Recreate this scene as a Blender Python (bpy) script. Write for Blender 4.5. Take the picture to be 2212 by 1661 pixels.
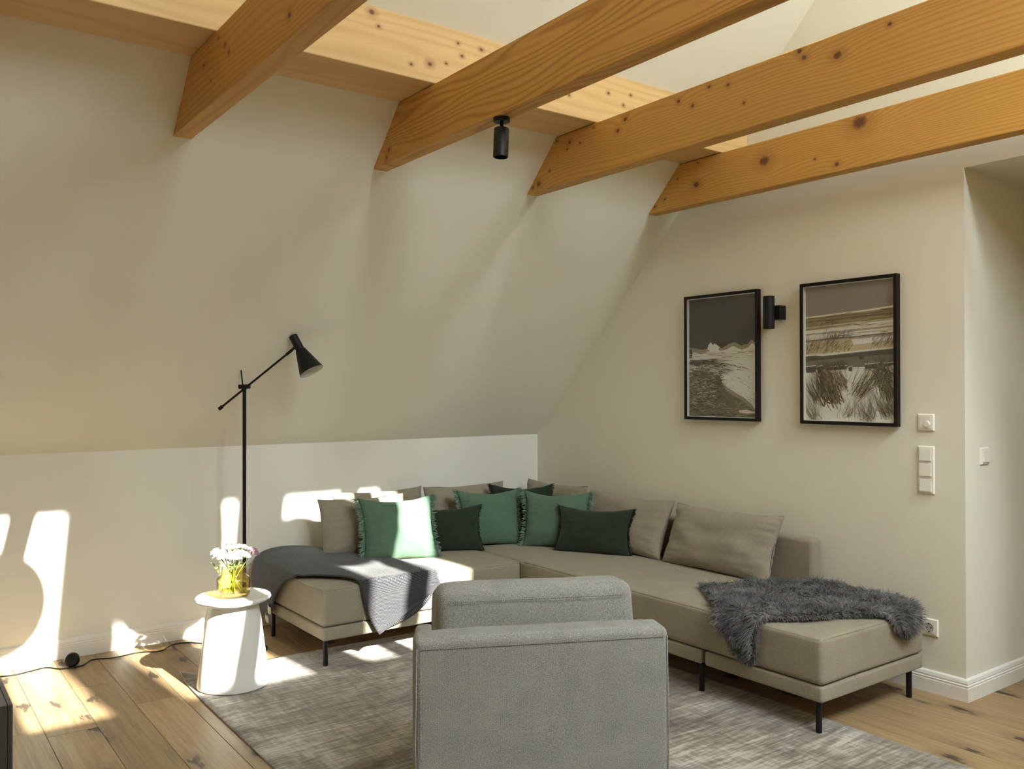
import bpy, bmesh, math, random
from mathutils import Vector, Matrix, noise, Euler
random.seed(7)
sc = bpy.context.scene
COL = sc.collection
for _o in list(bpy.data.objects):
    bpy.data.objects.remove(_o)

# ------------------------------------------------------------------ camera
YAW, PITCH, ROLL = math.radians(36.281), math.radians(0.3405), math.radians(-0.094)
cam_d = bpy.data.cameras.new('camera'); cam = bpy.data.objects.new('camera', cam_d); COL.objects.link(cam)
fw = Vector((math.sin(YAW)*math.cos(PITCH), math.cos(YAW)*math.cos(PITCH), math.sin(PITCH)))
rt = Vector((math.cos(YAW), -math.sin(YAW), 0)); up = rt.cross(fw)
r2 = rt*math.cos(ROLL)+up*math.sin(ROLL); u2 = -rt*math.sin(ROLL)+up*math.cos(ROLL)
M = Matrix((r2, u2, -fw)).transposed().to_4x4(); M.translation = Vector((-3.9421, -5.0542, 1.3953))
cam.matrix_world = M
cam_d.sensor_width = 36; cam_d.sensor_fit = 'HORIZONTAL'; cam_d.lens = 36*1883.53/2212; cam_d.clip_start = 0.05
sc.camera = cam

# ------------------------------------------------------------------ world, sun, exposure
SUN = Vector((-0.226, 1.48, -1.0)).normalized()
w = bpy.data.worlds.new('sky'); sc.world = w; w.use_nodes = True
wb = w.node_tree.nodes['Background']; wb.inputs[0].default_value = (0.86, 0.95, 1.0, 1); wb.inputs[1].default_value = 34.0
sun_d = bpy.data.lights.new('sun', 'SUN'); sun_d.energy = 27; sun_d.color = (1.0, 0.965, 0.89); sun_d.angle = math.radians(0.6)
sun = bpy.data.objects.new('sun', sun_d); COL.objects.link(sun)
sun.rotation_euler = SUN.to_track_quat('-Z', 'Y').to_euler(); sun.location = (0, -9, 8)
vs = sc.view_settings
sc.display_settings.display_device = 'sRGB'
vs.view_transform = 'Standard'; vs.look = 'None'; vs.gamma = 1; vs.use_curve_mapping = False; vs.exposure = 0.40
sc.cycles.max_bounces = 14; sc.cycles.diffuse_bounces = 9; sc.cycles.glossy_bounces = 4
sc.cycles.transparent_max_bounces = 24; sc.cycles.sample_clamp_indirect = 8
sc.cycles.caustics_reflective = False; sc.cycles.caustics_refractive = False

# ------------------------------------------------------------------ helpers
def mk(name, verts, faces, mat=None, parent=None, smooth=False, uv=None):
    me = bpy.data.meshes.new(name); me.from_pydata([tuple(v) for v in verts], [], faces); me.update()
    if smooth: me.polygons.foreach_set('use_smooth', [True]*len(me.polygons))
    if uv:
        l = me.uv_layers.new(name='UVMap')
        for lp in me.loops: l.data[lp.index].uv = uv[lp.vertex_index]
    o = bpy.data.objects.new(name, me); COL.objects.link(o)
    if mat: me.materials.append(mat)
    if parent: o.parent = parent
    return o
def bmobj(name, bm, mat=None, parent=None, smooth=False):
    me = bpy.data.meshes.new(name); bm.to_mesh(me); bm.free()
    if smooth: me.polygons.foreach_set('use_smooth', [True]*len(me.polygons))
    o = bpy.data.objects.new(name, me); COL.objects.link(o)
    if mat: me.materials.append(mat)
    if parent: o.parent = parent
    return o
def empty(name, loc=(0, 0, 0), rz=0):
    o = bpy.data.objects.new(name, None); COL.objects.link(o); o.location = loc; o.rotation_euler = (0, 0, rz); o.empty_display_size = .1
    return o
def tag(o, label=None, cat=None, group=None, kind=None):
    if label: o['label'] = label
    if cat: o['category'] = cat
    if group: o['group'] = group
    if kind: o['kind'] = kind
    return o
class MB:
    def __init__(s): s.v = []; s.f = []
    def add(s, vs_, fs):
        n = len(s.v); s.v += [tuple(v) for v in vs_]; s.f += [tuple(i+n for i in f) for f in fs]
    def box(s, x0, x1, y0, y1, z0, z1):
        s.hexa([(x0,y0,z0),(x1,y0,z0),(x1,y1,z0),(x0,y1,z0)], [(x0,y0,z1),(x1,y0,z1),(x1,y1,z1),(x0,y1,z1)])
    def hexa(s, a, b):
        n = len(a); fs = [tuple(reversed(range(n))), tuple(range(n, 2*n))]
        for i in range(n): fs.append((i, (i+1) % n, n+(i+1) % n, n+i))
        s.add(list(a)+list(b), fs)
    def tube(s, pts, r, seg=12, cap=True):
        pts = [Vector(p) for p in pts]; rs = r if isinstance(r, (list, tuple)) else [r]*len(pts)
        ref = None; rings = []
        for i, p in enumerate(pts):
            t = (pts[min(i+1, len(pts)-1)]-pts[max(i-1, 0)]).normalized()
            if ref is None: ref = t.orthogonal().normalized()
            ref = (ref - t*ref.dot(t)).normalized(); b = t.cross(ref)
            rings.append([p+(ref*math.cos(2*math.pi*k/seg)+b*math.sin(2*math.pi*k/seg))*rs[i] for k in range(seg)])
        vs_ = [v for ring in rings for v in ring]; fs = []
        for i in range(len(pts)-1):
            for k in range(seg):
                fs.append((i*seg+k, i*seg+(k+1) % seg, (i+1)*seg+(k+1) % seg, (i+1)*seg+k))
        if cap: fs.append(tuple(reversed(range(seg)))); fs.append(tuple((len(pts)-1)*seg+k for k in range(seg)))
        s.add(vs_, fs)
    def lathe(s, prof, seg=40, M=None):
        vs_ = []; fs = []
        for r, z in prof:
            for k in range(seg):
                a = 2*math.pi*k/seg; v = Vector((r*math.cos(a), r*math.sin(a), z)); vs_.append(M @ v if M else v)
        for i in range(len(prof)-1):
            for k in range(seg): fs.append((i*seg+k, i*seg+(k+1) % seg, (i+1)*seg+(k+1) % seg, (i+1)*seg+k))
        s.add(vs_, fs)
    def build(s, name, mat=None, parent=None, smooth=False):
        return mk(name, s.v, s.f, mat, parent, smooth)
def auto_smooth(o, ang=40):
    me = o.data; bm = bmesh.new(); bm.from_mesh(me); bmesh.ops.recalc_face_normals(bm, faces=bm.faces)
    for e in bm.edges:
        if len(e.link_faces) == 2: e.smooth = e.calc_face_angle(0) < math.radians(ang)
    for f in bm.faces: f.smooth = True
    bm.to_mesh(me); bm.free(); return o
def bev_box(name, x0, x1, y0, y1, z0, z1, r, seg, mat, parent=None):
    bm = bmesh.new(); bmesh.ops.create_cube(bm, size=1)
    for v in bm.verts:
        v.co = Vector(((x0+x1)/2+v.co.x*(x1-x0), (y0+y1)/2+v.co.y*(y1-y0), (z0+z1)/2+v.co.z*(z1-z0)))
    if r > 0: bmesh.ops.bevel(bm, geom=bm.edges[:], offset=r, segments=seg, affect='EDGES', profile=.5)
    return auto_smooth(bmobj(name, bm, mat, parent), 50)
def soft_box(name, x0, x1, y0, y1, z0, z1, r, mat, parent=None, cell=.05, crown=0.0, wob=0.0, seed=0, rbot=None):
    """upholstered block: rounded box with a crowned top and slight unevenness"""
    verts = {}; vl = []; faces = []
    def idx(p):
        k = (round(p[0], 5), round(p[1], 5), round(p[2], 5))
        if k not in verts: verts[k] = len(vl); vl.append(Vector(p))
        return verts[k]
    def coords(a, b):
        base = [a, a+r*.25, a+r*.5, a+r*.75, a+r]; n = max(1, round((b-a-2*r)/cell))
        base += [a+r+(b-a-2*r)*i/n for i in range(1, n)]
        return base+[b-r, b-r*.75, b-r*.5, b-r*.25, b]
    X, Y, Z = coords(x0, x1), coords(y0, y1), coords(z0, z1)
    def face(A, B, f):
        for i in range(len(A)-1):
            for j in range(len(B)-1):
                faces.append(tuple(idx(f(a, b)) for a, b in ((A[i], B[j]), (A[i+1], B[j]), (A[i+1], B[j+1]), (A[i], B[j+1]))))
    face(X, Y, lambda a, b: (a, b, z1)); face(X, Y[::-1], lambda a, b: (a, b, z0))
    face(X, Z, lambda a, b: (a, y0, b)); face(X, Z[::-1], lambda a, b: (a, y1, b))
    face(Y, Z, lambda a, b: (x1, a, b)); face(Y, Z[::-1], lambda a, b: (x0, a, b))
    out = []
    for v in vl:
        rr = r if (rbot is None or v.z > (z0+z1)/2) else rbot
        c = Vector((min(max(v.x, x0+rr), x1-rr), min(max(v.y, y0+rr), y1-rr), min(max(v.z, z0+rr), z1-rr)))
        d = v-c
        p = c+d.normalized()*rr if d.length > 1e-6 else v.copy()
        if crown and v.z > z1-1e-4:
            fx = 1-abs((v.x-x0)/(x1-x0)*2-1)**4; fy = 1-abs((v.y-y0)/(y1-y0)*2-1)**4
            p.z += crown*fx*fy
        if wob:
            q = v*5+Vector((seed*3.1, seed*1.7, seed))
            n_ = (p-Vector(((x0+x1)/2, (y0+y1)/2, (z0+z1)/2))).normalized()
            p += n_*wob*noise.noise(q)
        out.append(p)
    return mk(name, out, faces, mat, parent, True)

# ------------------------------------------------------------------ node helpers
def newmat(name):
    m = bpy.data.materials.new(name); m.use_nodes = True; nt = m.node_tree
    return m, nt, nt.nodes['Principled BSDF']
def nd(nt, typ, ins=None, **props):
    n = nt.nodes.new('ShaderNode'+typ)
    for k, v in props.items(): setattr(n, k, v)
    if ins:
        for k, v in ins.items():
            if hasattr(v, 'is_linked') or isinstance(v, bpy.types.NodeSocket): nt.links.new(v, n.inputs[k])
            else: n.inputs[k].default_value = v
    return n
def math_(nt, op, a, b=None, c=None, clamp=False):
    ins = {0: a}
    if b is not None: ins[1] = b
    if c is not None: ins[2] = c
    n = nd(nt, 'Math', ins, operation=op); n.use_clamp = clamp; return n.outputs[0]
def vmath(nt, op, a, b=None):
    ins = {0: a}
    if b is not None: ins[1] = b
    return nd(nt, 'VectorMath', ins, operation=op).outputs
def mixc(nt, fac, a, b, mode='MIX'):
    n = nd(nt, 'Mix', data_type='RGBA', blend_type=mode)
    for sock, v in ((n.inputs[0], fac), (n.inputs[6], a), (n.inputs[7], b)):
        if isinstance(v, bpy.types.NodeSocket): nt.links.new(v, sock)
        else: sock.default_value = v if sock == n.inputs[0] else (tuple(v)+(1,))[:4]
    return n.outputs[2]
def ramp(nt, fac, stops):
    n = nd(nt, 'ValToRGB', {0: fac}); e = n.color_ramp.elements
    while len(e) < len(stops): e.new(.5)
    for el, (p, c) in zip(e, stops): el.position = p; el.color = (tuple(c)+(1,))[:4]
    return n.outputs[0]
def obj_coord(nt): return nd(nt, 'TexCoord').outputs['Object']
def mapping(nt, v, scale, rot=(0, 0, 0), loc=(0, 0, 0)):
    return nd(nt, 'Mapping', {0: v, 'Scale': scale, 'Rotation': rot, 'Location': loc}).outputs[0]
def noise_(nt, v, scale, detail=4, rough=.55, dist=0):
    return nd(nt, 'TexNoise', {'Vector': v, 'Scale': scale, 'Detail': detail, 'Roughness': rough, 'Distortion': dist}).outputs
def bump(nt, bs, h, strength, dist=.01):
    b = nd(nt, 'Bump', {'Height': h, 'Strength': strength, 'Distance': dist}); nt.links.new(b.outputs[0], bs.inputs['Normal']); return b
def simple(name, col, rough=.5, metal=0, spec=.5):
    m, nt, bs = newmat(name); bs.inputs['Base Color'].default_value = (*col, 1); bs.inputs['Roughness'].default_value = rough
    bs.inputs['Metallic'].default_value = metal; bs.inputs['Specular IOR Level'].default_value = spec
    v = obj_coord(nt); n = noise_(nt, v, 40, 3)
    r = nd(nt, 'MapRange', {0: n[0], 3: max(0, rough-.06), 4: min(1, rough+.06)}); nt.links.new(r.outputs[0], bs.inputs['Roughness'])
    return m
def plaster(name, col):
    m, nt, bs = newmat(name); v = obj_coord(nt)
    n = noise_(nt, v, 1.3, 3); c = mixc(nt, n[0], tuple(x*.985 for x in col), tuple(min(1, x*1.015) for x in col))
    nt.links.new(c, bs.inputs['Base Color']); bs.inputs['Roughness'].default_value = .85; bs.inputs['Specular IOR Level'].default_value = .2
    f = noise_(nt, v, 130, 3); bump(nt, bs, f[0], .12, .004); return m
def fabric(name, c1, c2, scale=420, bstr=.25, twill=False, rough=.95, uvtwill=None):
    m, nt, bs = newmat(name); v = obj_coord(nt)
    n = noise_(nt, v, scale, 2, .6); big = noise_(nt, v, 9, 3)
    f = math_(nt, 'ADD', math_(nt, 'MULTIPLY', n[0], .8), math_(nt, 'MULTIPLY', big[0], .2))
    h = f
    c = ramp(nt, f, [(.36, c1), (.64, c2)])
    if twill:
        sx = nd(nt, 'SeparateXYZ', {0: v}).outputs
        a = math_(nt, 'SINE', math_(nt, 'MULTIPLY', math_(nt, 'ADD', math_(nt, 'ADD', sx[0], sx[1]), sx[2]), 2*math.pi/.0055))
        b = math_(nt, 'SINE', math_(nt, 'MULTIPLY', math_(nt, 'SUBTRACT', math_(nt, 'ADD', sx[0], sx[1]), sx[2]), 2*math.pi/.0055))
        t = math_(nt, 'MULTIPLY', a, b); t = math_(nt, 'MULTIPLY_ADD', t, .5, .5)
        c = mixc(nt, math_(nt, 'MULTIPLY', t, .28), c, tuple(x*.55 for x in c1)); h = math_(nt, 'ADD', f, t)
    nt.links.new(c, bs.inputs['Base Color']); bs.inputs['Roughness'].default_value = rough; bs.inputs['Specular IOR Level'].default_value = .15
    bs.inputs['Sheen Weight'].default_value = .15; bs.inputs['Sheen Roughness'].default_value = .5
    bump(nt, bs, h, bstr, .003); return m
def thin_glass(name, tint, ior=1.5, rough=.0, edge=None):
    m, nt, bs = newmat(name); nt.nodes.remove(bs)
    tr = nd(nt, 'BsdfTransparent', {0: (*tint, 1)})
    if edge:      # the wall of the vessel is seen edge-on near its outline: a longer way through the glass
        lw0 = nd(nt, 'LayerWeight', {0: .5}); nt.links.new(mixc(nt, math_(nt, 'POWER', lw0.outputs['Facing'], 3.0), tint, edge), tr.inputs[0])
    gl = nd(nt, 'BsdfGlossy', {0: (1, 1, 1, 1), 'Roughness': rough})
    lw = nd(nt, 'LayerWeight', {0: .5}); f4 = math_(nt, 'POWER', lw.outputs['Facing'], 4.0)
    f0 = ((ior-1)/(ior+1))**2; fr = math_(nt, 'MULTIPLY_ADD', f4, .55, f0)
    mx = nd(nt, 'MixShader', {0: fr, 1: tr.outputs[0], 2: gl.outputs[0]})
    nt.links.new(mx.outputs[0], nt.nodes['Material Output'].inputs[0]); return m
def pine(name, axis, seed, knots, c_light=(.58, .315, .078), c_dark=(.37, .165, .032), ring=38, contrast=.42, warpa=.22):
    """knots: (along, height, radius); axis = lengthwise coordinate, face = the coordinate across the visible side"""
    m, nt, bs = newmat(name); v = obj_coord(nt); s = nd(nt, 'SeparateXYZ', {0: v}).outputs
    al = s[axis]; he = s[2]; th = s[1-axis]
    q = nd(nt, 'CombineXYZ', {0: math_(nt, 'MULTIPLY', al, .55), 1: math_(nt, 'MULTIPLY', he, 4.5), 2: math_(nt, 'MULTIPLY_ADD', th, 4.5, seed*7.3)}).outputs[0]
    warp = noise_(nt, q, 1.0, 2, .5)[0]
    dmin = None; bulge = None
    for (ka, kz, kr) in knots:
        da = math_(nt, 'MULTIPLY', math_(nt, 'SUBTRACT', al, ka), .8); dz = math_(nt, 'SUBTRACT', he, kz)
        d2 = math_(nt, 'ADD', math_(nt, 'MULTIPLY', da, da), math_(nt, 'MULTIPLY', dz, dz))
        d = math_(nt, 'DIVIDE', math_(nt, 'SQRT', d2), kr)
        dmin = d if dmin is None else math_(nt, 'MINIMUM', dmin, d)
        if kr > .009:
            e = math_(nt, 'MULTIPLY', math_(nt, 'POWER', 2.718, math_(nt, 'MULTIPLY', d, -.33)), kr*2.2)
            bulge = e if bulge is None else math_(nt, 'ADD', bulge, e)
    ringc = math_(nt, 'ADD', math_(nt, 'MULTIPLY_ADD', warp, warpa, he), math_(nt, 'MULTIPLY', th, .35))
    if bulge is not None: ringc = math_(nt, 'ADD', ringc, bulge)
    wv = math_(nt, 'MULTIPLY_ADD', math_(nt, 'SINE', math_(nt, 'MULTIPLY', ringc, ring*2*math.pi)), .5, .5)
    wv = math_(nt, 'POWER', wv, 2.2)
    q2 = nd(nt, 'CombineXYZ', {0: math_(nt, 'MULTIPLY', al, 6), 1: math_(nt, 'MULTIPLY', he, 260), 2: math_(nt, 'MULTIPLY', th, 260)}).outputs[0]
    fine = noise_(nt, q2, 1, 3, .6)[0]
    q3 = nd(nt, 'CombineXYZ', {0: math_(nt, 'MULTIPLY', al, 1.1), 1: math_(nt, 'MULTIPLY', he, 9), 2: math_(nt, 'MULTIPLY_ADD', th, 9, seed)}).outputs[0]
    blot = noise_(nt, q3, 1, 3, .6)[0]
    c = mixc(nt, math_(nt, 'MULTIPLY', wv, contrast), c_light, c_dark)
    c = mixc(nt, nd(nt, 'MapRange', {0: fine, 1: .35, 2: .75, 3: 0, 4: .22}).outputs[0], c, c_dark)
    c = mixc(nt, nd(nt, 'MapRange', {0: blot, 1: .4, 2: .75, 3: 0, 4: .35}).outputs[0], c, tuple(x*.8 for x in c_light))
    if dmin is not None:
        wob = math_(nt, 'ADD', dmin, math_(nt, 'MULTIPLY_ADD', noise_(nt, v, 70, 2)[0], .5, -.25))
        halo = nd(nt, 'MapRange', {0: wob, 1: .8, 2: 2.6, 3: .55, 4: 0}).outputs[0]
        c = mixc(nt, halo, c, (.32, .14, .04))
        core = nd(nt, 'MapRange', {0: wob, 1: .45, 2: .95, 3: .92, 4: 0}).outputs[0]
        c = mixc(nt, core, c, (.12, .045, .018))
    nt.links.new(c, bs.inputs['Base Color']); bs.inputs['Roughness'].default_value = .55; bs.inputs['Specular IOR Level'].default_value = .3
    bump(nt, bs, math_(nt, 'ADD', fine, wv), .10, .003)
    return m

# ------------------------------------------------------------------ materials
WALLC = (.775, .76, .655)
M_wall = plaster('plaster_warm_white', WALLC)
M_knee = plaster('plaster_white', (.81, .805, .745))
M_white = simple('white_lacquer', (.83, .82, .78), .35)
M_black = simple('black_metal', (.009, .008, .008), .45, 0, .25)
M_blackframe = simple('black_wood_frame', (.011, .007, .007), .5, 0, .2)
M_plastic = simple('white_plastic', (.80, .78, .71), .35)
M_hole = simple('dark_hole', (.02, .02, .02), .8)
M_sofa = fabric('taupe_fabric', (.235, .207, .152), (.345, .308, .232), 380, .3)
M_chair = fabric('grey_beige_twill', (.21, .206, .187), (.40, .392, .36), 300, .5, True)
M_cushion = fabric('taupe_cushion_fabric', (.242, .210, .158), (.355, .312, .240), 380, .3)
M_sage = fabric('sage_linen', (.080, .142, .094), (.120, .200, .136), 500, .25)
M_dark = fabric('dark_green_linen', (.016, .026, .016), (.032, .046, .029), 500, .25)
M_stitch = simple('dark_stitching', (.12, .11, .10), .9)
M_glass = thin_glass('clear_pane', (.97, .98, .98))
M_vase = thin_glass('amber_glass', (.95, .90, .66), 1.55, .02, (.40, .30, .07))
M_water = thin_glass('vase_water', (.98, .96, .84), 1.33)
M_stem = simple('green_stem', (.22, .30, .06), .6)
M_leaf = simple('green_leaf', (.24, .30, .07), .6)
M_petal = simple('white_petals', (.80, .72, .72), .8)
M_pink = simple('mauve_petals', (.42, .25, .30), .8)
M_blocker = simple('blocker_white', (.85, .83, .78), .9)  # plain white of the shadow blockers added under the ridge
M_graphite = simple('dark_grey_lacquer', (.045, .042, .036), .5)
M_label = simple('woven_label', (.78, .74, .66), .9)
M_shadein = simple('white_shade_lining', (.62, .64, .62), .4)

# ------------------------------------------------------------------ the room
ZK = 1.07; YF = -8.6; RIDGE_Y = YF/2; RIDGE_Z = ZK-RIDGE_Y; XL = -6.6; LY = -3.108; HO = 2.387; HX = 2.2; HY = -3.98
# floor with boards
fl = MB(); fl.box(XL, HX, YF, 0, -.10, -.018); floor = tag(fl.build('floor', simple('subfloor', (.12, .09, .06), .9)), kind='structure')
def oak():
    m, nt, bs = newmat('oak_boards'); v = obj_coord(nt); rnd = nd(nt, 'ObjectInfo').outputs['Random']
    off = nd(nt, 'CombineXYZ', {0: math_(nt, 'MULTIPLY', rnd, 31), 1: math_(nt, 'MULTIPLY', rnd, 17), 2: 0.0}).outputs[0]
    p = vmath(nt, 'ADD', v, off)[0]
    g = noise_(nt, mapping(nt, p, (55, 2.2, 1)), 1, 5, .62, .6)[0]; g2 = noise_(nt, mapping(nt, p, (9, .8, 1)), 1, 3)[0]
    c = ramp(nt, g, [(.3, (.255, .165, .080)), (.5, (.345, .238, .125)), (.7, (.415, .305, .175))])
    c = mixc(nt, nd(nt, 'MapRange', {0: g2, 1: .35, 2: .7, 3: 0, 4: .45}).outputs[0], c, (.30, .19, .088))
    k = nd(nt, 'TexVoronoi', {'Vector': mapping(nt, p, (4.2, 1.9, 1)), 'Scale': 1.0, 'Randomness': 1.0}, voronoi_dimensions='2D').outputs['Distance']
    kw = math_(nt, 'ADD', k, math_(nt, 'MULTIPLY_ADD', noise_(nt, mapping(nt, p, (38, 11, 1)), 1, 4)[0], .42, -.238))
    c = mixc(nt, nd(nt, 'MapRange', {0: kw, 1: .05, 2: .24, 3: .7, 4: 0}).outputs[0], c, (.20, .135, .075))
    c = mixc(nt, nd(nt, 'MapRange', {0: kw, 1: .03, 2: .075, 3: .92, 4: 0}).outputs[0], c, (.055, .04, .028))
    tint = nd(nt, 'MapRange', {0: rnd, 3: .86, 4: 1.10}).outputs[0]
    c = mixc(nt, 1.0, c, nd(nt, 'CombineColor', {0: tint, 1: tint, 2: tint}).outputs[0], 'MULTIPLY')
    nt.links.new(c, bs.inputs['Base Color']); bs.inputs['Roughness'].default_value = .48; bs.inputs['Specular IOR Level'].default_value = .35
    bump(nt, bs, g, .08, .003); return m
M_oak = oak()
rng = random.Random(11)
pw = .1895; x = -3.372-pw*17
while x < HX:
    x1 = min(x+pw, HX); y = YF-rng.uniform(0, 1.6); ymax = 0 if x < 0 else LY
    while y < ymax-.01:
        ln = rng.uniform(1.5, 2.3); ya = max(y, YF if x < 0 else HY); yb = min(y+ln, ymax)
        if abs(x+3.187) < .02 and y < -.6 < y+ln: yb = -.555; ln = yb-y
        if yb-ya > .05:
            b = MB(); e = .0007; c_ = .0016
            xa, xb_, y0_, y1_ = max(x, XL)+e, x1-e, ya+e, yb-e
            if xb_-xa > .01:
                b.hexa([(xa, y0_, -.018), (xb_, y0_, -.018), (xb_, y1_, -.018), (xa, y1_, -.018)], [(xa, y0_, -c_), (xb_, y0_, -c_), (xb_, y1_, -c_), (xa, y1_, -c_)])
                b.hexa([(xa, y0_, -c_), (xb_, y0_, -c_), (xb_, y1_, -c_), (xa, y1_, -c_)], [(xa+c_, y0_+c_, 0), (xb_-c_, y0_+c_, 0), (xb_-c_, y1_-c_, 0), (xa+c_, y1_-c_, 0)])
                b.build('plank', M_oak, floor)
        y += ln
    x += pw

def cells(name, U, V, holes, f, mat, kind='structure'):
    """panel made of cells in (u,v), open where a hole is; f(u,v,t) gives the point, t=0 inside face, 1 outside"""
    us = sorted(set(list(U)+[h[i] for h in holes for i in (0, 1)])); vs_ = sorted(set(list(V)+[h[i] for h in holes for i in (2, 3)]))
    m = MB()
    for i in range(len(us)-1):
        for j in range(len(vs_)-1):
            uc, vc = (us[i]+us[i+1])/2, (vs_[j]+vs_[j+1])/2
            if any(h[0] < uc < h[1] and h[2] < vc < h[3] for h in holes): continue
            q = [(us[i], vs_[j]), (us[i+1], vs_[j]), (us[i+1], vs_[j+1]), (us[i], vs_[j+1])]
            m.hexa([f(a, b, 0) for a, b in q], [f(a, b, 1) for a, b in q])
    o = m.build(name, mat); tag(o, kind=kind); return o
# knee wall under the near slope
kw_ = MB(); kw_.box(XL, .0, 0, .2, 0, ZK); tag(kw_.build('wall_left', M_knee), kind='structure')
# near slope (z = ZK - y)
s2 = .18
near = MB(); near.hexa([(XL, 0, ZK), (0, 0, ZK), (0, RIDGE_Y, RIDGE_Z), (XL, RIDGE_Y, RIDGE_Z)], [(XL, .2, ZK+.06), (0, .2, ZK+.06), (0, RIDGE_Y, RIDGE_Z+.26), (XL, RIDGE_Y, RIDGE_Z+.26)])
tag(near.build('ceiling', M_wall), kind='structure')
# far slope with roof windows (v = y)
WIN = [(-2.91, -2.285), (-2.00, -1.385), (-1.105, -.46)]
WY0, WY1 = -6.214, -5.329
fz = lambda y: ZK+(y-YF)
far_f = lambda u, v, t: (u, v-.13*t, fz(v)+.13*t)
cells('ceiling.001', (XL, 0), (YF, RIDGE_Y), [(a, b, WY0, WY1) for a, b in WIN], far_f, M_wall)
for k, (a, b) in enumerate(WIN):
    wn = tag(empty('window_%d' % (k+1), ((a+b)/2, WY0, fz(WY0))), kind='structure')
    wn_i = Matrix.Translation(-wn.location)
    def P(u, v, t): return Vector((u, v-.13*t, fz(v)+.13*t))-wn.location
    fr_ = MB(); fwid = .012
    for (ua, ub, va, vb) in ((a, a+fwid, WY0, WY1), (b-fwid, b, WY0, WY1), (a, b, WY0, WY0+fwid), (a, b, WY1-fwid, WY1)):
        q = [(ua, va), (ub, va), (ub, vb), (ua, vb)]; fr_.hexa([P(*p_, .70) for p_ in q], [P(*p_, .95) for p_ in q])
    fr_.build('window_frame', M_white, wn)
    pn = MB(); q = [(a, WY0), (b, WY0), (b, WY1), (a, WY1)]; pn.hexa([P(*p_, .80) for p_ in q], [P(*p_, .83) for p_ in q]); pn.build('pane', M_glass, wn)
    ld = bpy.data.lights.new('roof_window_portal', 'AREA'); ld.shape = 'RECTANGLE'; ld.size = b-a; ld.size_y = (WY1-WY0)*1.414; ld.cycles.is_portal = True
    lo = bpy.data.objects.new('roof_window_portal', ld); COL.objects.link(lo); lo.location = Vector(far_f((a+b)/2, (WY0+WY1)/2, .5))
    lo.rotation_euler = Vector((0, .7071, -.7071)).to_track_quat('-Z', 'X').to_euler()
    # X track keeps the long side up the slope
    lo.rotation_euler = Matrix(((1, 0, 0), (0, .7071, -.7071), (0, .7071, .7071))).to_euler()
# far knee wall
kb = MB(); kb.box(XL, 0, YF-.2, YF, 0, ZK); tag(kb.build('wall_back', M_knee), kind='structure')
# gable with the opening to the hall
gm = MB(); T = .16
def prism(poly, x0, x1): gm.hexa([(x0, y_, z_) for y_, z_ in poly], [(x1, y_, z_) for y_, z_ in poly])
prism([(LY, 0), (.2, 0), (.2, ZK), (LY, ZK)], 0, T)
prism([(LY, ZK), (.2, ZK), (0, ZK), (-(HO-ZK), HO), (LY, HO)], 0, T)
prism([(YF-.2, 0), (HY, 0), (HY, ZK), (YF-.2, ZK)], 0, T)
prism([(YF, ZK), (HY, ZK), (HY, HO), (YF+HO-ZK, HO)], 0, T)
prism([(YF+HO-ZK, HO), (HY, HO), (LY, HO), (-(HO-ZK), HO), (RIDGE_Y, RIDGE_Z)], 0, T)
tag(gm.build('wall_right', M_wall), kind='structure')
# left gable
gw = MB(); gw.hexa([(XL, YF, 0), (XL, 0, 0), (XL, 0, HO), (XL, YF, HO)], [(XL-.2, YF, 0), (XL-.2, 0, 0), (XL-.2, 0, HO), (XL-.2, YF, HO)]); tag(gw.build('wall_gable', M_wall), kind='structure')
gt = MB(); gt.hexa([(XL, YF+HO-ZK-1.4, HO), (XL, -(HO-ZK)+1.4, HO), (XL, RIDGE_Y, RIDGE_Z+.4)], [(XL-.2, YF+HO-ZK-1.4, HO), (XL-.2, -(HO-ZK)+1.4, HO), (XL-.2, RIDGE_Y, RIDGE_Z+.4)])
tag(gt.build('wall_gable_top', M_wall), kind='structure')
# hall beyond the opening
hw = MB(); hw.box(T, HX, LY, LY+.15, 0, HO); tag(hw.build('wall_hall', M_wall), kind='structure')
hw = MB(); hw.box(T, HX, HY-.15, HY, 0, HO); tag(hw.build('wall_hall_side', M_wall), kind='structure')
hw = MB(); hw.box(HX, HX+.1, HY-.15, LY+.15, -.1, HO); tag(hw.build('wall_hall_end', M_wall), kind='structure')
hw = MB(); hw.box(T, HX+.1, HY-.15, LY+.15, HO, HO+.1); tag(hw.build('ceiling_hall', M_wall), kind='structure')

# baseboards: profile (depth, height) swept along a path
BP = [(0, 0), (.016, 0), (.016, .060), (.0135, .0625), (.0135, .0655), (.0155, .068), (.0155, .071), (.012, .074), (.012, .078), (.0135, .081), (.010, .094), (.004, .1), (0, .1)]
def baseboard(name, pts):
    """pts: path on the floor with inward normals at each point (already mitred)"""
    m = MB(); n = len(BP)
    for (p, q) in pts: m.v += [(p[0]+q[0]*d, p[1]+q[1]*d, z) for d, z in BP]
    for i in range(len(pts)-1):
        for k in range(n): m.f.append((i*n+k, i*n+(k+1) % n, (i+1)*n+(k+1) % n, (i+1)*n+k))
    m.f.append(tuple(range(n))); m.f.append(tuple(reversed(range((len(pts)-1)*n, len(pts)*n))))
    o = m.build(name, M_white); auto_smooth(o, 20); return tag(o, kind='structure')
baseboard('baseboard_left', [((XL, 0), (0, -1)), ((-3.0, 0), (0, -1)), ((0, 0), (-1, -1))])
baseboard('baseboard_right', [((0, 0), (-1, -1)), ((0, LY), (-1, -1))])
baseboard('baseboard_hall', [((0, LY), (-1, -1)), ((HX, LY), (0, -1))])

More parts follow.
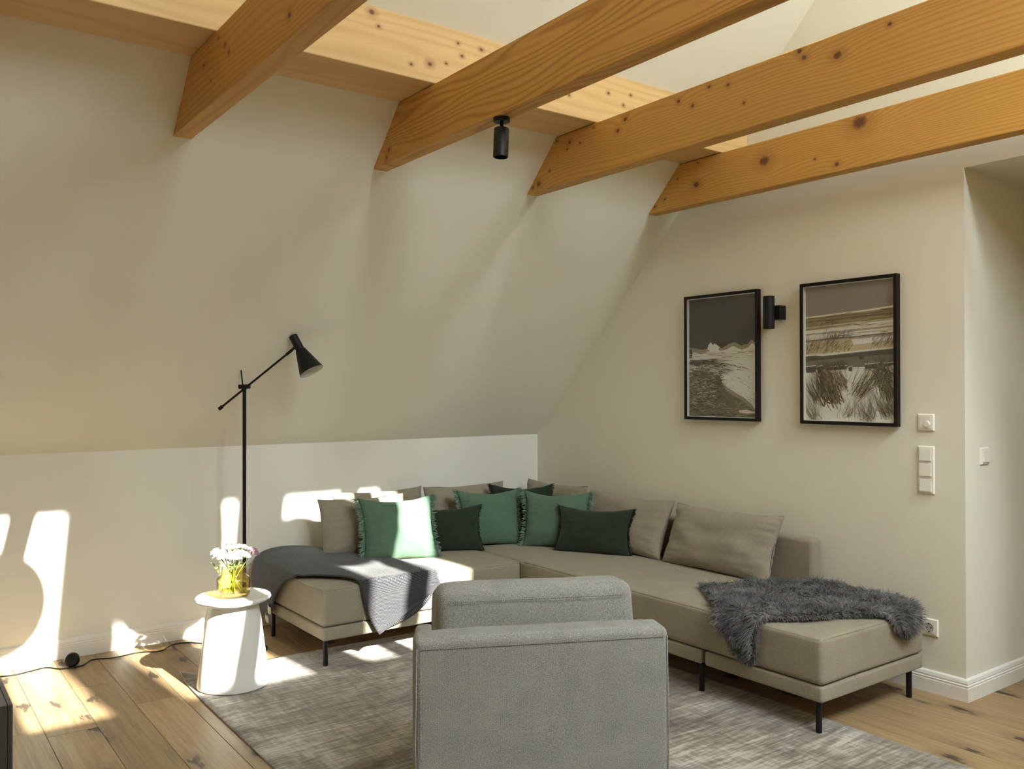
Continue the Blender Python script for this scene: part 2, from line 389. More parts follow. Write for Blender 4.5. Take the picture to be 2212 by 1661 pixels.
# ------------------------------------------------------------------ roof timbers
BX = [-2.9525, -2.0428, -1.1353, -.228]; BW = .075; ZB, ZT = 2.433, 2.680
kn_sets = {
 0: [(-2.02, 2.60, .010), (-2.06, 2.56, .009), (-1.78, 2.60, .009), (-1.86, 2.52, .006), (-2.6, 2.50, .012), (-3.3, 2.60, .013), (-1.95, 2.645, .007)],
 1: [(-1.52, 2.49, .012), (-1.50, 2.46, .008), (-3.6, 2.52, .006)],
 2: [(-1.62, 2.66, .008), (-1.72, 2.63, .010), (-1.70, 2.60, .007), (-1.80, 2.61, .007), (-1.90, 2.66, .006), (-2.12, 2.645, .012), (-2.07, 2.605, .012), (-2.45, 2.64, .010), (-2.53, 2.60, .009), (-2.62, 2.655, .009), (-2.72, 2.635, .008), (-2.80, 2.54, .007), (-3.06, 2.665, .011), (-3.08, 2.635, .011), (-3.22, 2.60, .017), (-1.47, 2.47, .016), (-1.42, 2.46, .010), (-3.42, 2.645, .009), (-1.56, 2.52, .008)],
 3: [(-2.20, 2.575, .031), (-1.74, 2.54, .020), (-2.74, 2.640, .038), (-1.60, 2.60, .006), (-1.50, 2.50, .008), (-1.42, 2.47, .009), (-2.5, 2.52, .007), (-1.75, 2.66, .006), (-2.62, 2.47, .012)],
}
blabels = ['dark-shaded pine collar beam next to the one that carries the black spotlight', 'pine collar beam with wavy cathedral grain carrying a black spotlight', 'pine collar beam with many small dark knots near its upper edge', 'pine collar beam with large round knots running closest to the picture wall']
yb, yt = -(ZB-ZK), -(ZT-ZK)
def beam(xa, label, mat):
    m = MB(); e = .0
    a = [(yb, ZB), (yt, ZT), (YF-yt, ZT), (YF-yb, ZB)]
    m.hexa([(xa, y_, z_) for y_, z_ in a], [(xa+BW, y_, z_) for y_, z_ in a])
    o = m.build('collar_beam', mat)
    bv = o.modifiers.new('bevel', 'BEVEL'); bv.width = .004; bv.segments = 2
    tag(o, label, 'beam', 'pine collar beams under the sloped ceiling'); return o
for i, xa in enumerate(BX): beam(xa, blabels[i], pine('pine_collar_%d' % i, 1, i+1.3, kn_sets[i], ring=(40, 34, 60, 55)[i], contrast=(.4, .85, .45, .5)[i], warpa=(.2, .5, .22, .25)[i]))
M_pineL = pine('pine_collar_far', 1, 9.1, [(-3, 2.55, .012), (-4.2, 2.6, .01)])
for xa in (-3.86, -4.767, -5.674): beam(xa, 'pine collar beam towards the plain gable beyond the sideboard', M_pineL)
pk = [(-2.62, 2.88, .010), (-2.30, 2.86, .007), (-2.33, 2.91, .013), (-1.98, 2.78, .006), (-1.90, 2.83, .008), (-1.80, 2.88, .009), (-1.72, 2.87, .007), (-1.80, 2.80, .006), (-1.92, 2.88, .007), (-1.05, 2.84, .008), (-.95, 2.80, .007), (-.90, 2.86, .007), (-1.3, 2.78, .007), (-2.15, 2.74, .007), (-.35, 2.80, .012), (-.2, 2.80, .013), (-3.2, 2.8, .01), (-2.06, 2.76, .012)]
M_purlin = pine('pine_purlin', 0, 4.2, pk, (.68, .46, .21), (.50, .29, .10), 20)
pm = MB(); pr = [(-1.913, 2.684), (-1.913, 2.936), (-1.868, 2.936), (-1.616, 2.684)]
pm.hexa([(XL, y_, z_) for y_, z_ in pr], [(-.001, y_, z_) for y_, z_ in pr])
o = pm.build('purlin_beam', M_purlin); bv = o.modifiers.new('bevel', 'BEVEL'); bv.width = .004; bv.segments = 2
tag(o, 'pale pine purlin lying lengthwise across the tops of the collar beams', 'beam')

# ------------------------------------------------------------------ corner sofa
sofa = tag(empty('corner_sofa', (-.9, -1.0, 0)), 'low taupe L-shaped corner sofa on thin black legs', 'sofa')
SO = sofa.location.copy()
def sp(o): o.location = -SO; o.parent = sofa; return o
ZS = .405
def lbox(name, *a, **k): return sp(soft_box(name, *a, **k))
lbox('seat_cushion', -2.128, -.892, -.990, -.11, .206, ZS-.008, .024, M_sofa, crown=.010, wob=.004, seed=1)
lbox('seat_cushion', -.888, -.115, -2.978, -.11, .206, ZS-.008, .024, M_sofa, crown=.010, wob=.004, seed=2)
lbox('base_frame', -2.126, -.95, -.988, -.115, .138, .203, .012, M_sofa)
lbox('base_frame', -.886, -.118, -2.345, -.115, .138, .203, .012, M_sofa)
lbox('base_frame', -.886, -.118, -2.976, -2.365, .138, .203, .012, M_sofa)
lbox('backrest', -1.555, -.108, -.105, -.022, .14, .635, .024, M_sofa)
lbox('backrest', -.105, -.022, -2.392, -.022, .14, .635, .024, M_sofa)
def leg(x_, y_, z0, gx, gy):
    m = MB(); m.tube([(x_, y_, z0), (x_, y_, .139)], .0125, 14); m.box(min(x_, x_+gx*.045), max(x_, x_+gx*.045), y_-.010, y_+.010, .118, .1375)
    o = m.build('leg', M_black, None, True); auto_smooth(o, 40); return sp(o)
def seam(pts):
    m = MB(); m.tube(pts, .0022, 6); sp(m.build('seam', M_sofa, None, True))
zs_ = ZS-.018; e_ = .0072
seam([(-2.128+e_, -.12, zs_+.003), (-2.128+e_, -.97, zs_+.003)]); seam([(-2.11, -.990+e_, zs_+.003), (-.90, -.990+e_, zs_+.003)])
seam([(-.888+e_, -1.0, zs_+.003), (-.888+e_, -2.96, zs_+.003)]); seam([(-.87, -2.978+e_, zs_+.003), (-.13, -2.978+e_, zs_+.003)])
RUGZ = .012
for x_, y_, z0, gx in ((-2.103, -.962, RUGZ, 1), (-2.103, -.255, 0, 1), (-.865, -2.333, RUGZ, 1), (-.862, -2.945, RUGZ, 1), (-.150, -2.925, 0, -1), (-.15, -2.333, 0, -1), (-.15, -.15, 0, -1), (-1.02, -.962, RUGZ, -1), (-.865, -1.05, RUGZ, 1)):
    leg(x_, y_, z0, gx, 0)

# ------------------------------------------------------------------ cushions
def pillow(name, label, cat, loc, rz, lean, w_, h_, t_, mat, group=None, fringe=None, pinch=.065, seed=0, n=40, fold=.013, roll=0.0):
    rr = random.Random(seed); vs_ = []; fs = []
    def pt(u, v, side):
        x_ = w_/2*u*(1-pinch*(1-v*v)*abs(u)**2); z_ = h_/2*v*(1-(pinch*1.5 if v > 0 else pinch*.6)*(1-u*u)*abs(v)**2)
        e = max(0, (1-abs(u)**2.4))*max(0, (1-abs(v)**2.4))
        th = t_/2*e**.46
        # creases running in from the edges and corners
        q = Vector((u*2.2+seed*5.1, v*2.2-seed*2.3, side*2.0))
        edge = max(abs(u), abs(v))**3
        cr = noise.noise(Vector((q.x*.9, q.y*5.5, q.z)))*abs(u)**2.5 + noise.noise(Vector((q.x*5.0, q.y*.9, q.z+4)))*abs(v)**3
        th += fold*(1.3*cr+.7*noise.noise(q))*(e**.35)
        return Vector((x_+.004*noise.noise(q*1.3+Vector((9, 0, 0))), side*th, z_+.004*noise.noise(q*1.3)+h_/2))
    g = [math.sin(math.pi/2*(2*i/n-1)) for i in range(n+1)]
    for side in (-1, 1):
        for j in range(n+1):
            for i in range(n+1): vs_.append(pt(g[i], g[j], side))
    N1 = (n+1)**2
    for j in range(n):
        for i in range(n):
            a = j*(n+1)+i; b, c, d = a+1, a+n+2, a+n+1
            fs.append((a, b, c, d)); fs.append((N1+a, N1+d, N1+c, N1+b))
    o = mk(name, vs_, fs, mat, None, True)
    bm = bmesh.new(); bm.from_mesh(o.data); bmesh.ops.remove_doubles(bm, verts=bm.verts, dist=.0008); bm.to_mesh(o.data); bm.free()
    o.data.polygons.foreach_set('use_smooth', [True]*len(o.data.polygons))
    o.location = loc; o.rotation_euler = (Matrix.Rotation(rz, 3, 'Z') @ Matrix.Rotation(lean, 3, 'X') @ Matrix.Rotation(roll, 3, 'Y')).to_euler()
    tag(o, label, cat, group)
    # piped seam round the edge
    if fringe:
        fmat, flen, cnt = fringe; m = MB()
        for s in (-1, 1):
            for k in range(cnt):
                v = -1+2*(k+.5)/cnt; p = pt(s*1.0, v, 0)
                d = Vector((s, rr.uniform(-.45, .45), rr.uniform(-.7, .5))).normalized(); L = flen*rr.uniform(.6, 1.15)
                mid = p+d*L*.55; d2 = (d+Vector((0, rr.uniform(-.5, .5), rr.uniform(-.8, .3)))).normalized(); tip = mid+d2*L*.5
                wv = Vector((0, 0, .0030)); wy = Vector((0, .0024, 0)); st = p-Vector((s*.004, 0, 0))
                m.add([st-wv-wy, st+wv+wy, mid+wv+wy, mid-wv-wy, tip+wv*.5, tip-wv*.5], [(0, 1, 2, 3), (3, 2, 4, 5)])
                m.add([st-wy*2+wv*.2, st+wy*2-wv*.2, mid+wy*2, mid-wy*2, tip+wy, tip-wy], [(0, 1, 2, 3), (3, 2, 4, 5)])
        f = m.build('fringe', fmat, o); tag(f, kind='stuff')
    return o
D = math.radians
M_sagef = fabric('sage_fringe', (.19, .31, .235), (.29, .43, .335), 600, .1)
M_darkf = fabric('dark_fringe', (.030, .045, .030), (.05, .07, .045), 600, .1)
SEAT = ZS-.002
bc = 'taupe back cushions along the sofa'
pillow('back_cushion', 'taupe back cushion with creased edge at the throw blanket end of the sofa', 'cushion', (-1.55, -.33, SEAT), D(-3), D(-14), .56, .36, .15, M_cushion, bc, seed=1, pinch=.065, fold=.018)
pillow('back_cushion', 'half sunlit taupe cushion behind the fringed sage cushion in the sun', 'cushion', (-1.385, -.20, SEAT), D(-2), D(-8), .62, .375, .14, M_cushion, bc, seed=2)
pillow('back_cushion', 'taupe cushion between the half sunlit cushion and the dark green corner cushion', 'cushion', (-.745, -.215, SEAT), D(0), D(-9), .64, .37, .15, M_cushion, bc, seed=3)
pillow('back_cushion', 'taupe cushion against the picture wall behind the corner greens', 'cushion', (-.235, -.425, SEAT), D(-90), D(-11), .64, .365, .14, M_cushion, bc, seed=4)
pillow('back_cushion', 'taupe cushion beside the dark green lumbar cushion under the paintings', 'cushion', (-.262, -1.108, SEAT), D(-90), D(-22), .745, .362, .15, M_cushion, bc, seed=5)
pillow('back_cushion', 'taupe back cushion at the free end of the backrest near the sheepskin', 'cushion', (-.266, -1.878, SEAT), D(-90), D(-22), .745, .358, .165, M_cushion, bc, seed=6, fold=.022, roll=D(-.5))
gc = 'green cushions on the sofa'
sf = (M_sagef, .036, 120); df = (M_darkf, .018, 90)
pillow('throw_pillow', 'fringed sage green cushion half in bright sunlight beside the grey throw', 'cushion', (-1.455, -.575, SEAT-.006), D(-12), D(-18), .46, .385, .15, M_sage, gc, sf, seed=11, fold=.016, pinch=.125)
pillow('throw_pillow', 'dark green lumbar cushion beside the sunlit sage cushion', 'cushion', (-1.10, -.49, SEAT-.004), D(-20), D(-16), .48, .285, .12, M_dark, gc, df, seed=12, pinch=.125)
pillow('throw_pillow', 'shaded fringed sage cushion along the knee wall, beside the corner', 'cushion', (-.755, -.49, SEAT-.004), D(-18), D(-14), .415, .365, .13, M_sage, gc, sf, seed=13, pinch=.125)
pillow('throw_pillow', 'dark green square cushion tucked into the very corner of the sofa', 'cushion', (-.49, -.455, SEAT-.004), D(-36), D(-8), .42, .375, .11, M_dark, gc, df, seed=14, pinch=.125)
pillow('throw_pillow', 'shaded fringed sage cushion along the picture wall, behind the dark lumbar', 'cushion', (-.475, -.79, SEAT-.004), D(-50), D(-12), .43, .36, .13, M_sage, gc, sf, seed=15, pinch=.125)
pillow('throw_pillow', 'dark green lumbar cushion lying before the picture wall cushions', 'cushion', (-.435, -1.085, SEAT-.004), D(-60), D(-18), .485, .29, .13, M_dark, gc, df, seed=16, pinch=.125)

# ------------------------------------------------------------------ knitted throw
def knit():
    m, nt, bs = newmat('grey_honeycomb_knit'); uv = nd(nt, 'TexCoord').outputs['UV']; s = nd(nt, 'SeparateXYZ', {0: uv}).outputs
    k = 2*math.pi/.0125
    a = math_(nt, 'SINE', math_(nt, 'MULTIPLY', s[0], k)); b = math_(nt, 'SINE', math_(nt, 'MULTIPLY', s[1], k*.8))
    t = math_(nt, 'MULTIPLY_ADD', math_(nt, 'MULTIPLY', a, b), .5, .5)
    c = mixc(nt, math_(nt, 'POWER', t, 1.5), (.016, .016, .018), (.105, .105, .112))
    nt.links.new(c, bs.inputs['Base Color']); bs.inputs['Roughness'].default_value = .9; bs.inputs['Specular IOR Level'].default_value = .2
    bs.inputs['Sheen Weight'].default_value = .2
    bump(nt, bs, t, .8, .006); return m
M_knit = knit()
rows = [((-2.155, -.36, .165), (-2.155, -.24, .115)), ((-2.165, -.45, .28), (-2.175, -.16, .22)), ((-2.16, -.58, .375), (-2.175, -.11, .34)),
        ((-2.11, -.70, .418), (-2.10, -.04, .435)), ((-2.02, -.80, .424), (-1.92, -.06, .462)), ((-1.95, -.90, .424), (-1.70, -.25, .445)),
        ((-1.935, -.985, .415), (-1.555, -.50, .43)), ((-1.92, -1.012, .34), (-1.50, -.78, .424)), ((-1.89, -1.014, .24), (-1.478, -.96, .420)), ((-1.838, -1.016, .142), (-1.462, -1.022, .350))]
def cr(p0, p1, p2, p3, t):
    return .5*((2*p1)+(-p0+p2)*t+(2*p0-5*p1+4*p2-p3)*t*t+(-p0+3*p1-3*p2+p3)*t**3)
def cat(pts, t):
    pts = [Vector(p) for p in pts]; n = len(pts)-1; f = t*n; i = min(int(f), n-1); g = lambda k: pts[max(0, min(n, k))]
    return cr(g(i-1), g(i), g(i+1), g(i+2), f-i)
NU, NV = 90, 40
grid = []
def pushout(p, off=.013):
    # keep the cloth outside the seat block
    xa, ya, za = -2.128-off, -.990-off, ZS+off
    if p.x > xa and p.y > ya and p.z < za and p.z > .1:
        d = [(p.x-xa, 0), (p.y-ya, 1), (za-p.z, 2)]; m_ = min(d)
        if m_[1] == 0: p.x = xa
        elif m_[1] == 1: p.y = ya
        else: p.z = za
    return p
for i in range(NU+1):
    t = i/NU; a, b = cat([r[0] for r in rows], t), cat([r[1] for r in rows], t)
    grid.append([pushout(a.lerp(b, j/NV)) for j in range(NV+1)])
for it in range(14):
    ng = [[p.copy() for p in r] for r in grid]
    for i in range(1, NU):
        for j in range(1, NV):
            ng[i][j] = pushout((grid[i-1][j]+grid[i+1][j]+grid[i][j-1]+grid[i][j+1])*.25)
    grid = ng
for i in range(NU+1):
    for j in range(NV+1):
        p = grid[i][j]; p.z += .006*noise.noise(p*7)*math.sin(math.pi*j/NV)
vs_ = [p for r in grid for p in r]; fs = []; uvl = []
for i in range(NU+1):
    for j in range(NV+1): uvl.append((i/NU*1.35, j/NV*.62))
for i in range(NU):
    for j in range(NV):
        a = i*(NV+1)+j; fs.append((a, a+1, a+NV+2, a+NV+1))
throw = mk('throw_blanket', vs_, fs, M_knit, None, True, uvl)
sm = throw.modifiers.new('thick', 'SOLIDIFY'); sm.thickness = .009; sm.offset = 0
tag(throw, 'charcoal grey honeycomb knit throw draped over the end of the sofa', 'blanket')
# rolled lower edge of the folded throw
hm = MB(); hm.tube([grid[NU][j]+Vector((.002, -.004, -.002)) for j in range(0, NV+1, 2)], .0085, 10); ho = hm.build('folded_hem', M_knit, throw, True)
lower = MB(); pts = []
for j in range(0, NV+1, 4):
    p = grid[NU][j].copy(); f = j/NV; pts.append((p+Vector((.0, .006, 0)), p+Vector((.055*math.sin(math.pi*min(1, f*1.05)), .008, -.030*math.sin(math.pi*min(1, f*1.02))))))
lv = [q for p in pts for q in p]; lf = [(2*k, 2*k+1, 2*k+3, 2*k+2) for k in range(len(pts)-1)]
lw = mk('under_layer', lv, lf, M_knit, throw, True, [(v.x, v.z) for v in lv]); sm = lw.modifiers.new('thick', 'SOLIDIFY'); sm.thickness = .006
for k, (y_, z_) in enumerate(((-.352, .205), (-.318, .150))):
    m = MB()
    for q in range(5):
        a = q/4; m.v += [(-2.168-.012*math.sin(a*3.1), y_-.034*a, z_+.012-.02*a), (-2.168-.012*math.sin(a*3.1), y_-.034*a-.006, z_-.03-.016*a)]
    m.f = [(2*q, 2*q+1, 2*q+3, 2*q+2) for q in range(4)]
    lo_ = m.build('care_label', M_label, throw, True); sm = lo_.modifiers.new('thick', 'SOLIDIFY'); sm.thickness = .0012
    tag(lo_, 'small cream fabric care label')

# ------------------------------------------------------------------ sheepskin
def fur_mat():
    m, nt, bs = newmat('grey_sheepskin'); v = obj_coord(nt); n = noise_(nt, v, 14, 3)
    n2 = noise_(nt, v, 400, 1)
    c = ramp(nt, math_(nt, 'MULTIPLY_ADD', n2[0], .35, math_(nt, 'MULTIPLY', n[0], .65)), [(.35, (.075, .075, .075)), (.52, (.155, .152, .148)), (.68, (.26, .25, .24))])
    nt.links.new(c, bs.inputs['Base Color']); bs.inputs['Roughness'].default_value = .7; bs.inputs['Specular IOR Level'].default_value = .3
    bs.inputs['Sheen Weight'].default_value = .3; return m
M_fur = fur_mat()
poly = [(-.62, -2.12), (-.74, -2.27), (-.885, -2.44), (-.98, -2.53), (-1.055, -2.60), (-1.045, -2.655), (-.93, -2.665), (-.84, -2.70), (-.72, -2.80), (-.56, -2.845), (-.46, -2.90), (-.38, -3.00), (-.30, -3.055), (-.22, -3.01), (-.15, -2.95), (-.115, -2.82), (-.13, -2.65), (-.10, -2.50), (-.115, -2.38), (-.20, -2.39), (-.34, -2.31), (-.48, -2.20)]
def inpoly(x_, y_):
    c = False; j = len(poly)-1
    for i in range(len(poly)):
        (xi, yi), (xj, yj) = poly[i], poly[j]
        if (yi > y_) != (yj > y_) and x_ < (xj-xi)*(y_-yi)/(yj-yi)+xi: c = not c
        j = i
    return c
def fold3(x_, y_, lift):
    # seat top, rolling over the front and the end of the seat
    p = Vector((x_, y_, ZS)); n = Vector((0, 0, 1)); ex, ey = -.890, -2.980; R = .03
    hump = .026*(noise.noise(Vector((x_*6, y_*6, 2)))+.45)
    if x_ < ex+R:
        s = (ex+R)-x_; a = min(s/R, math.pi/2); rest = max(0, s-R*math.pi/2)
        p = Vector((ex+R-R*math.sin(a), y_, ZS-R+R*math.cos(a)-rest)); n = Vector((-math.sin(a), 0, math.cos(a)))
    if y_ < ey+R:
        s = (ey+R)-y_; a = min(s/R, math.pi/2); rest = max(0, s-R*math.pi/2)
        p = Vector((x_, ey+R-R*math.sin(a), ZS-R+R*math.cos(a)-rest)); n = Vector((0, -math.sin(a), math.cos(a)))
    return p+n*(lift+max(0, hump)), n
gs = .012; vid = {}; fv = []; ff = []
nx_, ny_ = int(1.1/gs), int(1.1/gs)
def gv(i, j):
    if (i, j) not in vid: vid[(i, j)] = len(fv); fv.append(fold3(-1.1+i*gs, -3.12+j*gs, .012)[0])
    return vid[(i, j)]
for i in range(nx_):
    for j in range(ny_):
        if inpoly(-1.1+(i+.5)*gs, -3.12+(j+.5)*gs): ff.append((gv(i, j), gv(i+1, j), gv(i+1, j+1), gv(i, j+1)))
skin = mk('sheepskin', fv, ff, M_fur, None, True); sm = skin.modifiers.new('thick', 'SOLIDIFY'); sm.thickness = .010; sm.offset = -1
tag(skin, 'curly grey sheepskin lying over the free end of the sofa seat', 'sheepskin')
fr = random.Random(5); fm = MB(); cnt = 0
while cnt < 46000:
    x_, y_ = fr.uniform(-1.08, -.09), fr.uniform(-3.08, -2.1)
    if not inpoly(x_, y_): continue
    cnt += 1
    p, n = fold3(x_, y_, .012)
    q = Vector((x_*7, y_*7, 0)); cl = Vector((round(x_*30), round(y_*30), 0))
    comb = Vector((noise.noise(q+Vector((3, 1, 0))), noise.noise(q+Vector((1, 8, 2))), noise.noise(q)*.4-.25))+.9*Vector((noise.noise(cl*1.7), noise.noise(cl*1.3+Vector((5, 5, 5))), 0))
    L = fr.uniform(.026, .050); d = (n*.62+comb*1.1+Vector((fr.uniform(-.35, .35), fr.uniform(-.35, .35), fr.uniform(-.2, .2)))).normalized()
    mid = p+d*L*.5; d2 = (d+comb*.9-Vector((0, 0, .3))+Vector((fr.uniform(-.4, .4), fr.uniform(-.4, .4), fr.uniform(-.4, .4)))).normalized(); tip = mid+d2*L*.55
    sd = d.cross(Vector((fr.uniform(-1, 1), fr.uniform(-1, 1), fr.uniform(-1, 1)))).normalized()*.0011
    fm.add([p-sd, p+sd, mid+sd, mid-sd, tip], [(0, 1, 2, 3), (3, 2, 4)])
for k in range(9000):
    i = fr.randrange(len(poly)); (xa, ya), (xb, yb_) = poly[i], poly[(i+1) % len(poly)]; t = fr.random(); x_, y_ = xa+(xb-xa)*t, ya+(yb_-ya)*t
    ox, oy = (yb_-ya), -(xb-xa); l_ = math.hypot(ox, oy); ox, oy = -ox/l_, -oy/l_
    if inpoly(x_+ox*.01, y_+oy*.01): ox, oy = -ox, -oy
    p, n = fold3(x_-ox*fr.uniform(0, .012), y_-oy*fr.uniform(0, .012), fr.uniform(.002, .012)); out, _n = fold3(x_+ox*.03, y_+oy*.03, .006)
    d = ((out-p).normalized()+Vector((fr.uniform(-.6, .6), fr.uniform(-.6, .6), fr.uniform(-.5, .25)))).normalized(); L = fr.uniform(.018, .036)
    mid = p+d*L*.5; tip = mid+(d+Vector((fr.uniform(-.6, .6), fr.uniform(-.6, .6), fr.uniform(-.7, .2)))).normalized()*L*.55
    sd = d.cross(Vector((fr.uniform(-1, 1), fr.uniform(-1, 1), fr.uniform(-1, 1)))).normalized()*.0012
    fm.add([p-sd, p+sd, mid+sd, mid-sd, tip], [(0, 1, 2, 3), (3, 2, 4)])
tag(fm.build('fur', M_fur, skin, True), kind='stuff')

# ------------------------------------------------------------------ armchair
AR = D(-25.65); ac = tag(empty('armchair', (-2.307, -2.995, 0), AR), 'grey beige upholstered armchair seen from behind facing the sofa', 'armchair')
def ab(name, *a, **k): o = soft_box(name, *a, **k); o.parent = ac; return o
ab('back_panel', -.392, .392, 0, .115, .06, .662, .022, M_chair, crown=.004, wob=.003, seed=4)
for s in (-1, 1): ab('armrest', *( (-.335, -.258) if s < 0 else (.258, .335) ), .116, .80, .06, .50, .026, M_chair)
ab('base', -.256, .256, .118, .78, .10, .235, .02, M_chair)
ab('seat_cushion', -.255, .255, .125, .80, .237, .40, .04, M_chair, crown=.02)
o = soft_box('back_cushion', -.322, .322, -.085, .085, 0, .258, .042, M_chair, None, crown=.010, wob=.014, seed=8, cell=.04)
o.parent = ac; o.location = (.008, .218, .508); o.rotation_euler = (D(-7), 0, 0); bcush = o
def stitch(parent, p0, p1, cnt):
    m = MB(); p0, p1 = Vector(p0), Vector(p1)
    for k in range(cnt):
        a = p0.lerp(p1, k/cnt); b = p0.lerp(p1, (k+.55)/cnt); m.tube([a, b], .0014, 5)
    o = m.build('stitching', M_stitch, parent); tag(o, 'dark zigzag stitching along the seam', kind='stuff')
stitch(ac, (-.375, -.0012, .632), (.375, -.0012, .632), 120)
stitch(bcush, (-.285, -.0935, .212), (.285, -.0935, .212), 85)
for s in (-1, 1):
    m = MB(); m.tube([(s*.386, .004, .10), (s*.3905, .004, .35), (s*.386, .004, .635)], .0022, 6); o = m.build('piping', M_chair, ac, True)
for sx in (-.30, .30):
    for sy in (.06, .74):
        m = MB(); m.tube([(sx, sy, RUGZ), (sx, sy, .062)], .014, 12); m.build('leg', M_black, ac, True)

# ------------------------------------------------------------------ rug
def rug_mat():
    m, nt, bs = newmat('distressed_viscose'); v = obj_coord(nt)
    st = noise_(nt, mapping(nt, v, (6, 60, 1)), 1, 5, .65, .3)[0]; bl = noise_(nt, mapping(nt, v, (2.0, 3.4, 1)), 1, 5, .68, .6)[0]; cr_ = noise_(nt, mapping(nt, v, (55, 7, 1)), 1, 4, .6)[0]
    f = math_(nt, 'ADD', math_(nt, 'ADD', math_(nt, 'MULTIPLY', st, .36), math_(nt, 'MULTIPLY', bl, .46)), math_(nt, 'MULTIPLY', cr_, .18))
    c = ramp(nt, f, [(.405, (.088, .072, .057)), (.46, (.175, .150, .120)), (.51, (.265, .238, .198)), (.585, (.49, .46, .41))])
    nt.links.new(c, bs.inputs['Base Color']); bs.inputs['Roughness'].default_value = .8; bs.inputs['Sheen Weight'].default_value = .3
    bump(nt, bs, math_(nt, 'ADD', f, noise_(nt, v, 300, 2)[0]), .3, .004); return m
M_rug = rug_mat()
rx0, rx1, ry0, ry1 = -2.748, -.700, -3.72, -.685; nx_, ny_ = 60, 80; rv = []; rf = []
for k in (0, 1):
    for j in range(ny_+1):
        for i in range(nx_+1):
            x_, y_ = rx0+(rx1-rx0)*i/nx_, ry0+(ry1-ry0)*j/ny_
            dl = (x_-rx0); db = (ry1-y_)
            cu = .030*math.exp(-(dl/.05)**2-(db/.07)**2)
            x2 = x_+.012*math.exp(-(db/.25)**2)*(1 if dl < .01 else 0); z_ = cu+(RUGZ if k else .0006)
            if k and (i in (0, nx_) or j in (0, ny_)): z_ -= .003
            rv.append((x2, y_+.010*math.sin(x_*1.7)*(1 if j == ny_ else .2), z_))
N1 = (nx_+1)*(ny_+1)
for j in range(ny_):
    for i in range(nx_):
        a = j*(nx_+1)+i; rf.append((N1+a, N1+a+1, N1+a+nx_+2, N1+a+nx_+1)); rf.append((a, a+nx_+1, a+nx_+2, a+1))
for i in range(nx_):
    a = i; rf.append((a, a+1, N1+a+1, N1+a)); a = ny_*(nx_+1)+i; rf.append((a, N1+a, N1+a+1, a+1))
for j in range(ny_):
    a = j*(nx_+1); b = a+nx_+1; rf.append((a, N1+a, N1+b, b)); a += nx_; b += nx_; rf.append((a, b, N1+b, N1+a))
rug = mk('rug', rv, rf, M_rug, None, True); tag(rug, 'mottled silvery taupe rug under the sofa and armchair', 'rug')

# ------------------------------------------------------------------ side table
ST = Vector((-2.567, -.958, RUGZ)); st = tag(empty('side_table', ST), 'glossy white round side table with a flared pedestal on the rug corner', 'side table')
M_gloss = simple('white_gloss_lacquer', (.80, .80, .77), .16)
m = MB(); m.lathe([(0.001, .0), (.158, .0), (.164, .004), (.165, .010), (.158, .06), (.128, .30), (.112, .385), (.110, .392), (0.001, .392)], 56); o = m.build('pedestal', M_gloss, st); auto_smooth(o, 40)
m = MB(); m.lathe([(0.001, .3925), (.13, .3925), (.160, .395), (.169, .400), (.1725, .407), (.170, .414), (.165, .417), (.155, .414), (.14, .4135), (0.001, .4135)], 64); o = m.build('table_top', M_gloss, st); auto_smooth(o, 35)
TT = RUGZ+.4135
# vase
VC = Vector((-2.568, -.965, TT)); vase = tag(empty('vase', VC), 'squat amber glass vase half filled with water on the white side table', 'vase')
prof = [(.001, .0), (.058, .0), (.070, .006), (.0755, .018), (.0765, .05), (.0755, .082), (.070, .093), (.060, .099), (.0555, .105), (.0545, .118), (.055, .138)]
inner = [(.0525, .138), (.052, .118), (.053, .104), (.058, .0965), (.067, .090), (.0725, .080), (.0735, .05), (.0725, .02), (.066, .010), (.055, .006), (.001, .006)]
m = MB(); m.lathe(prof+inner, 56); o = m.build('glass_body', M_vase, vase); auto_smooth(o, 50)
m = MB(); m.lathe([(.001, .0065), (.054, .0065), (.0655, .0105), (.072, .02), (.0728, .056), (.001, .056)], 48); o = m.build('water', M_water, vase); auto_smooth(o, 40)
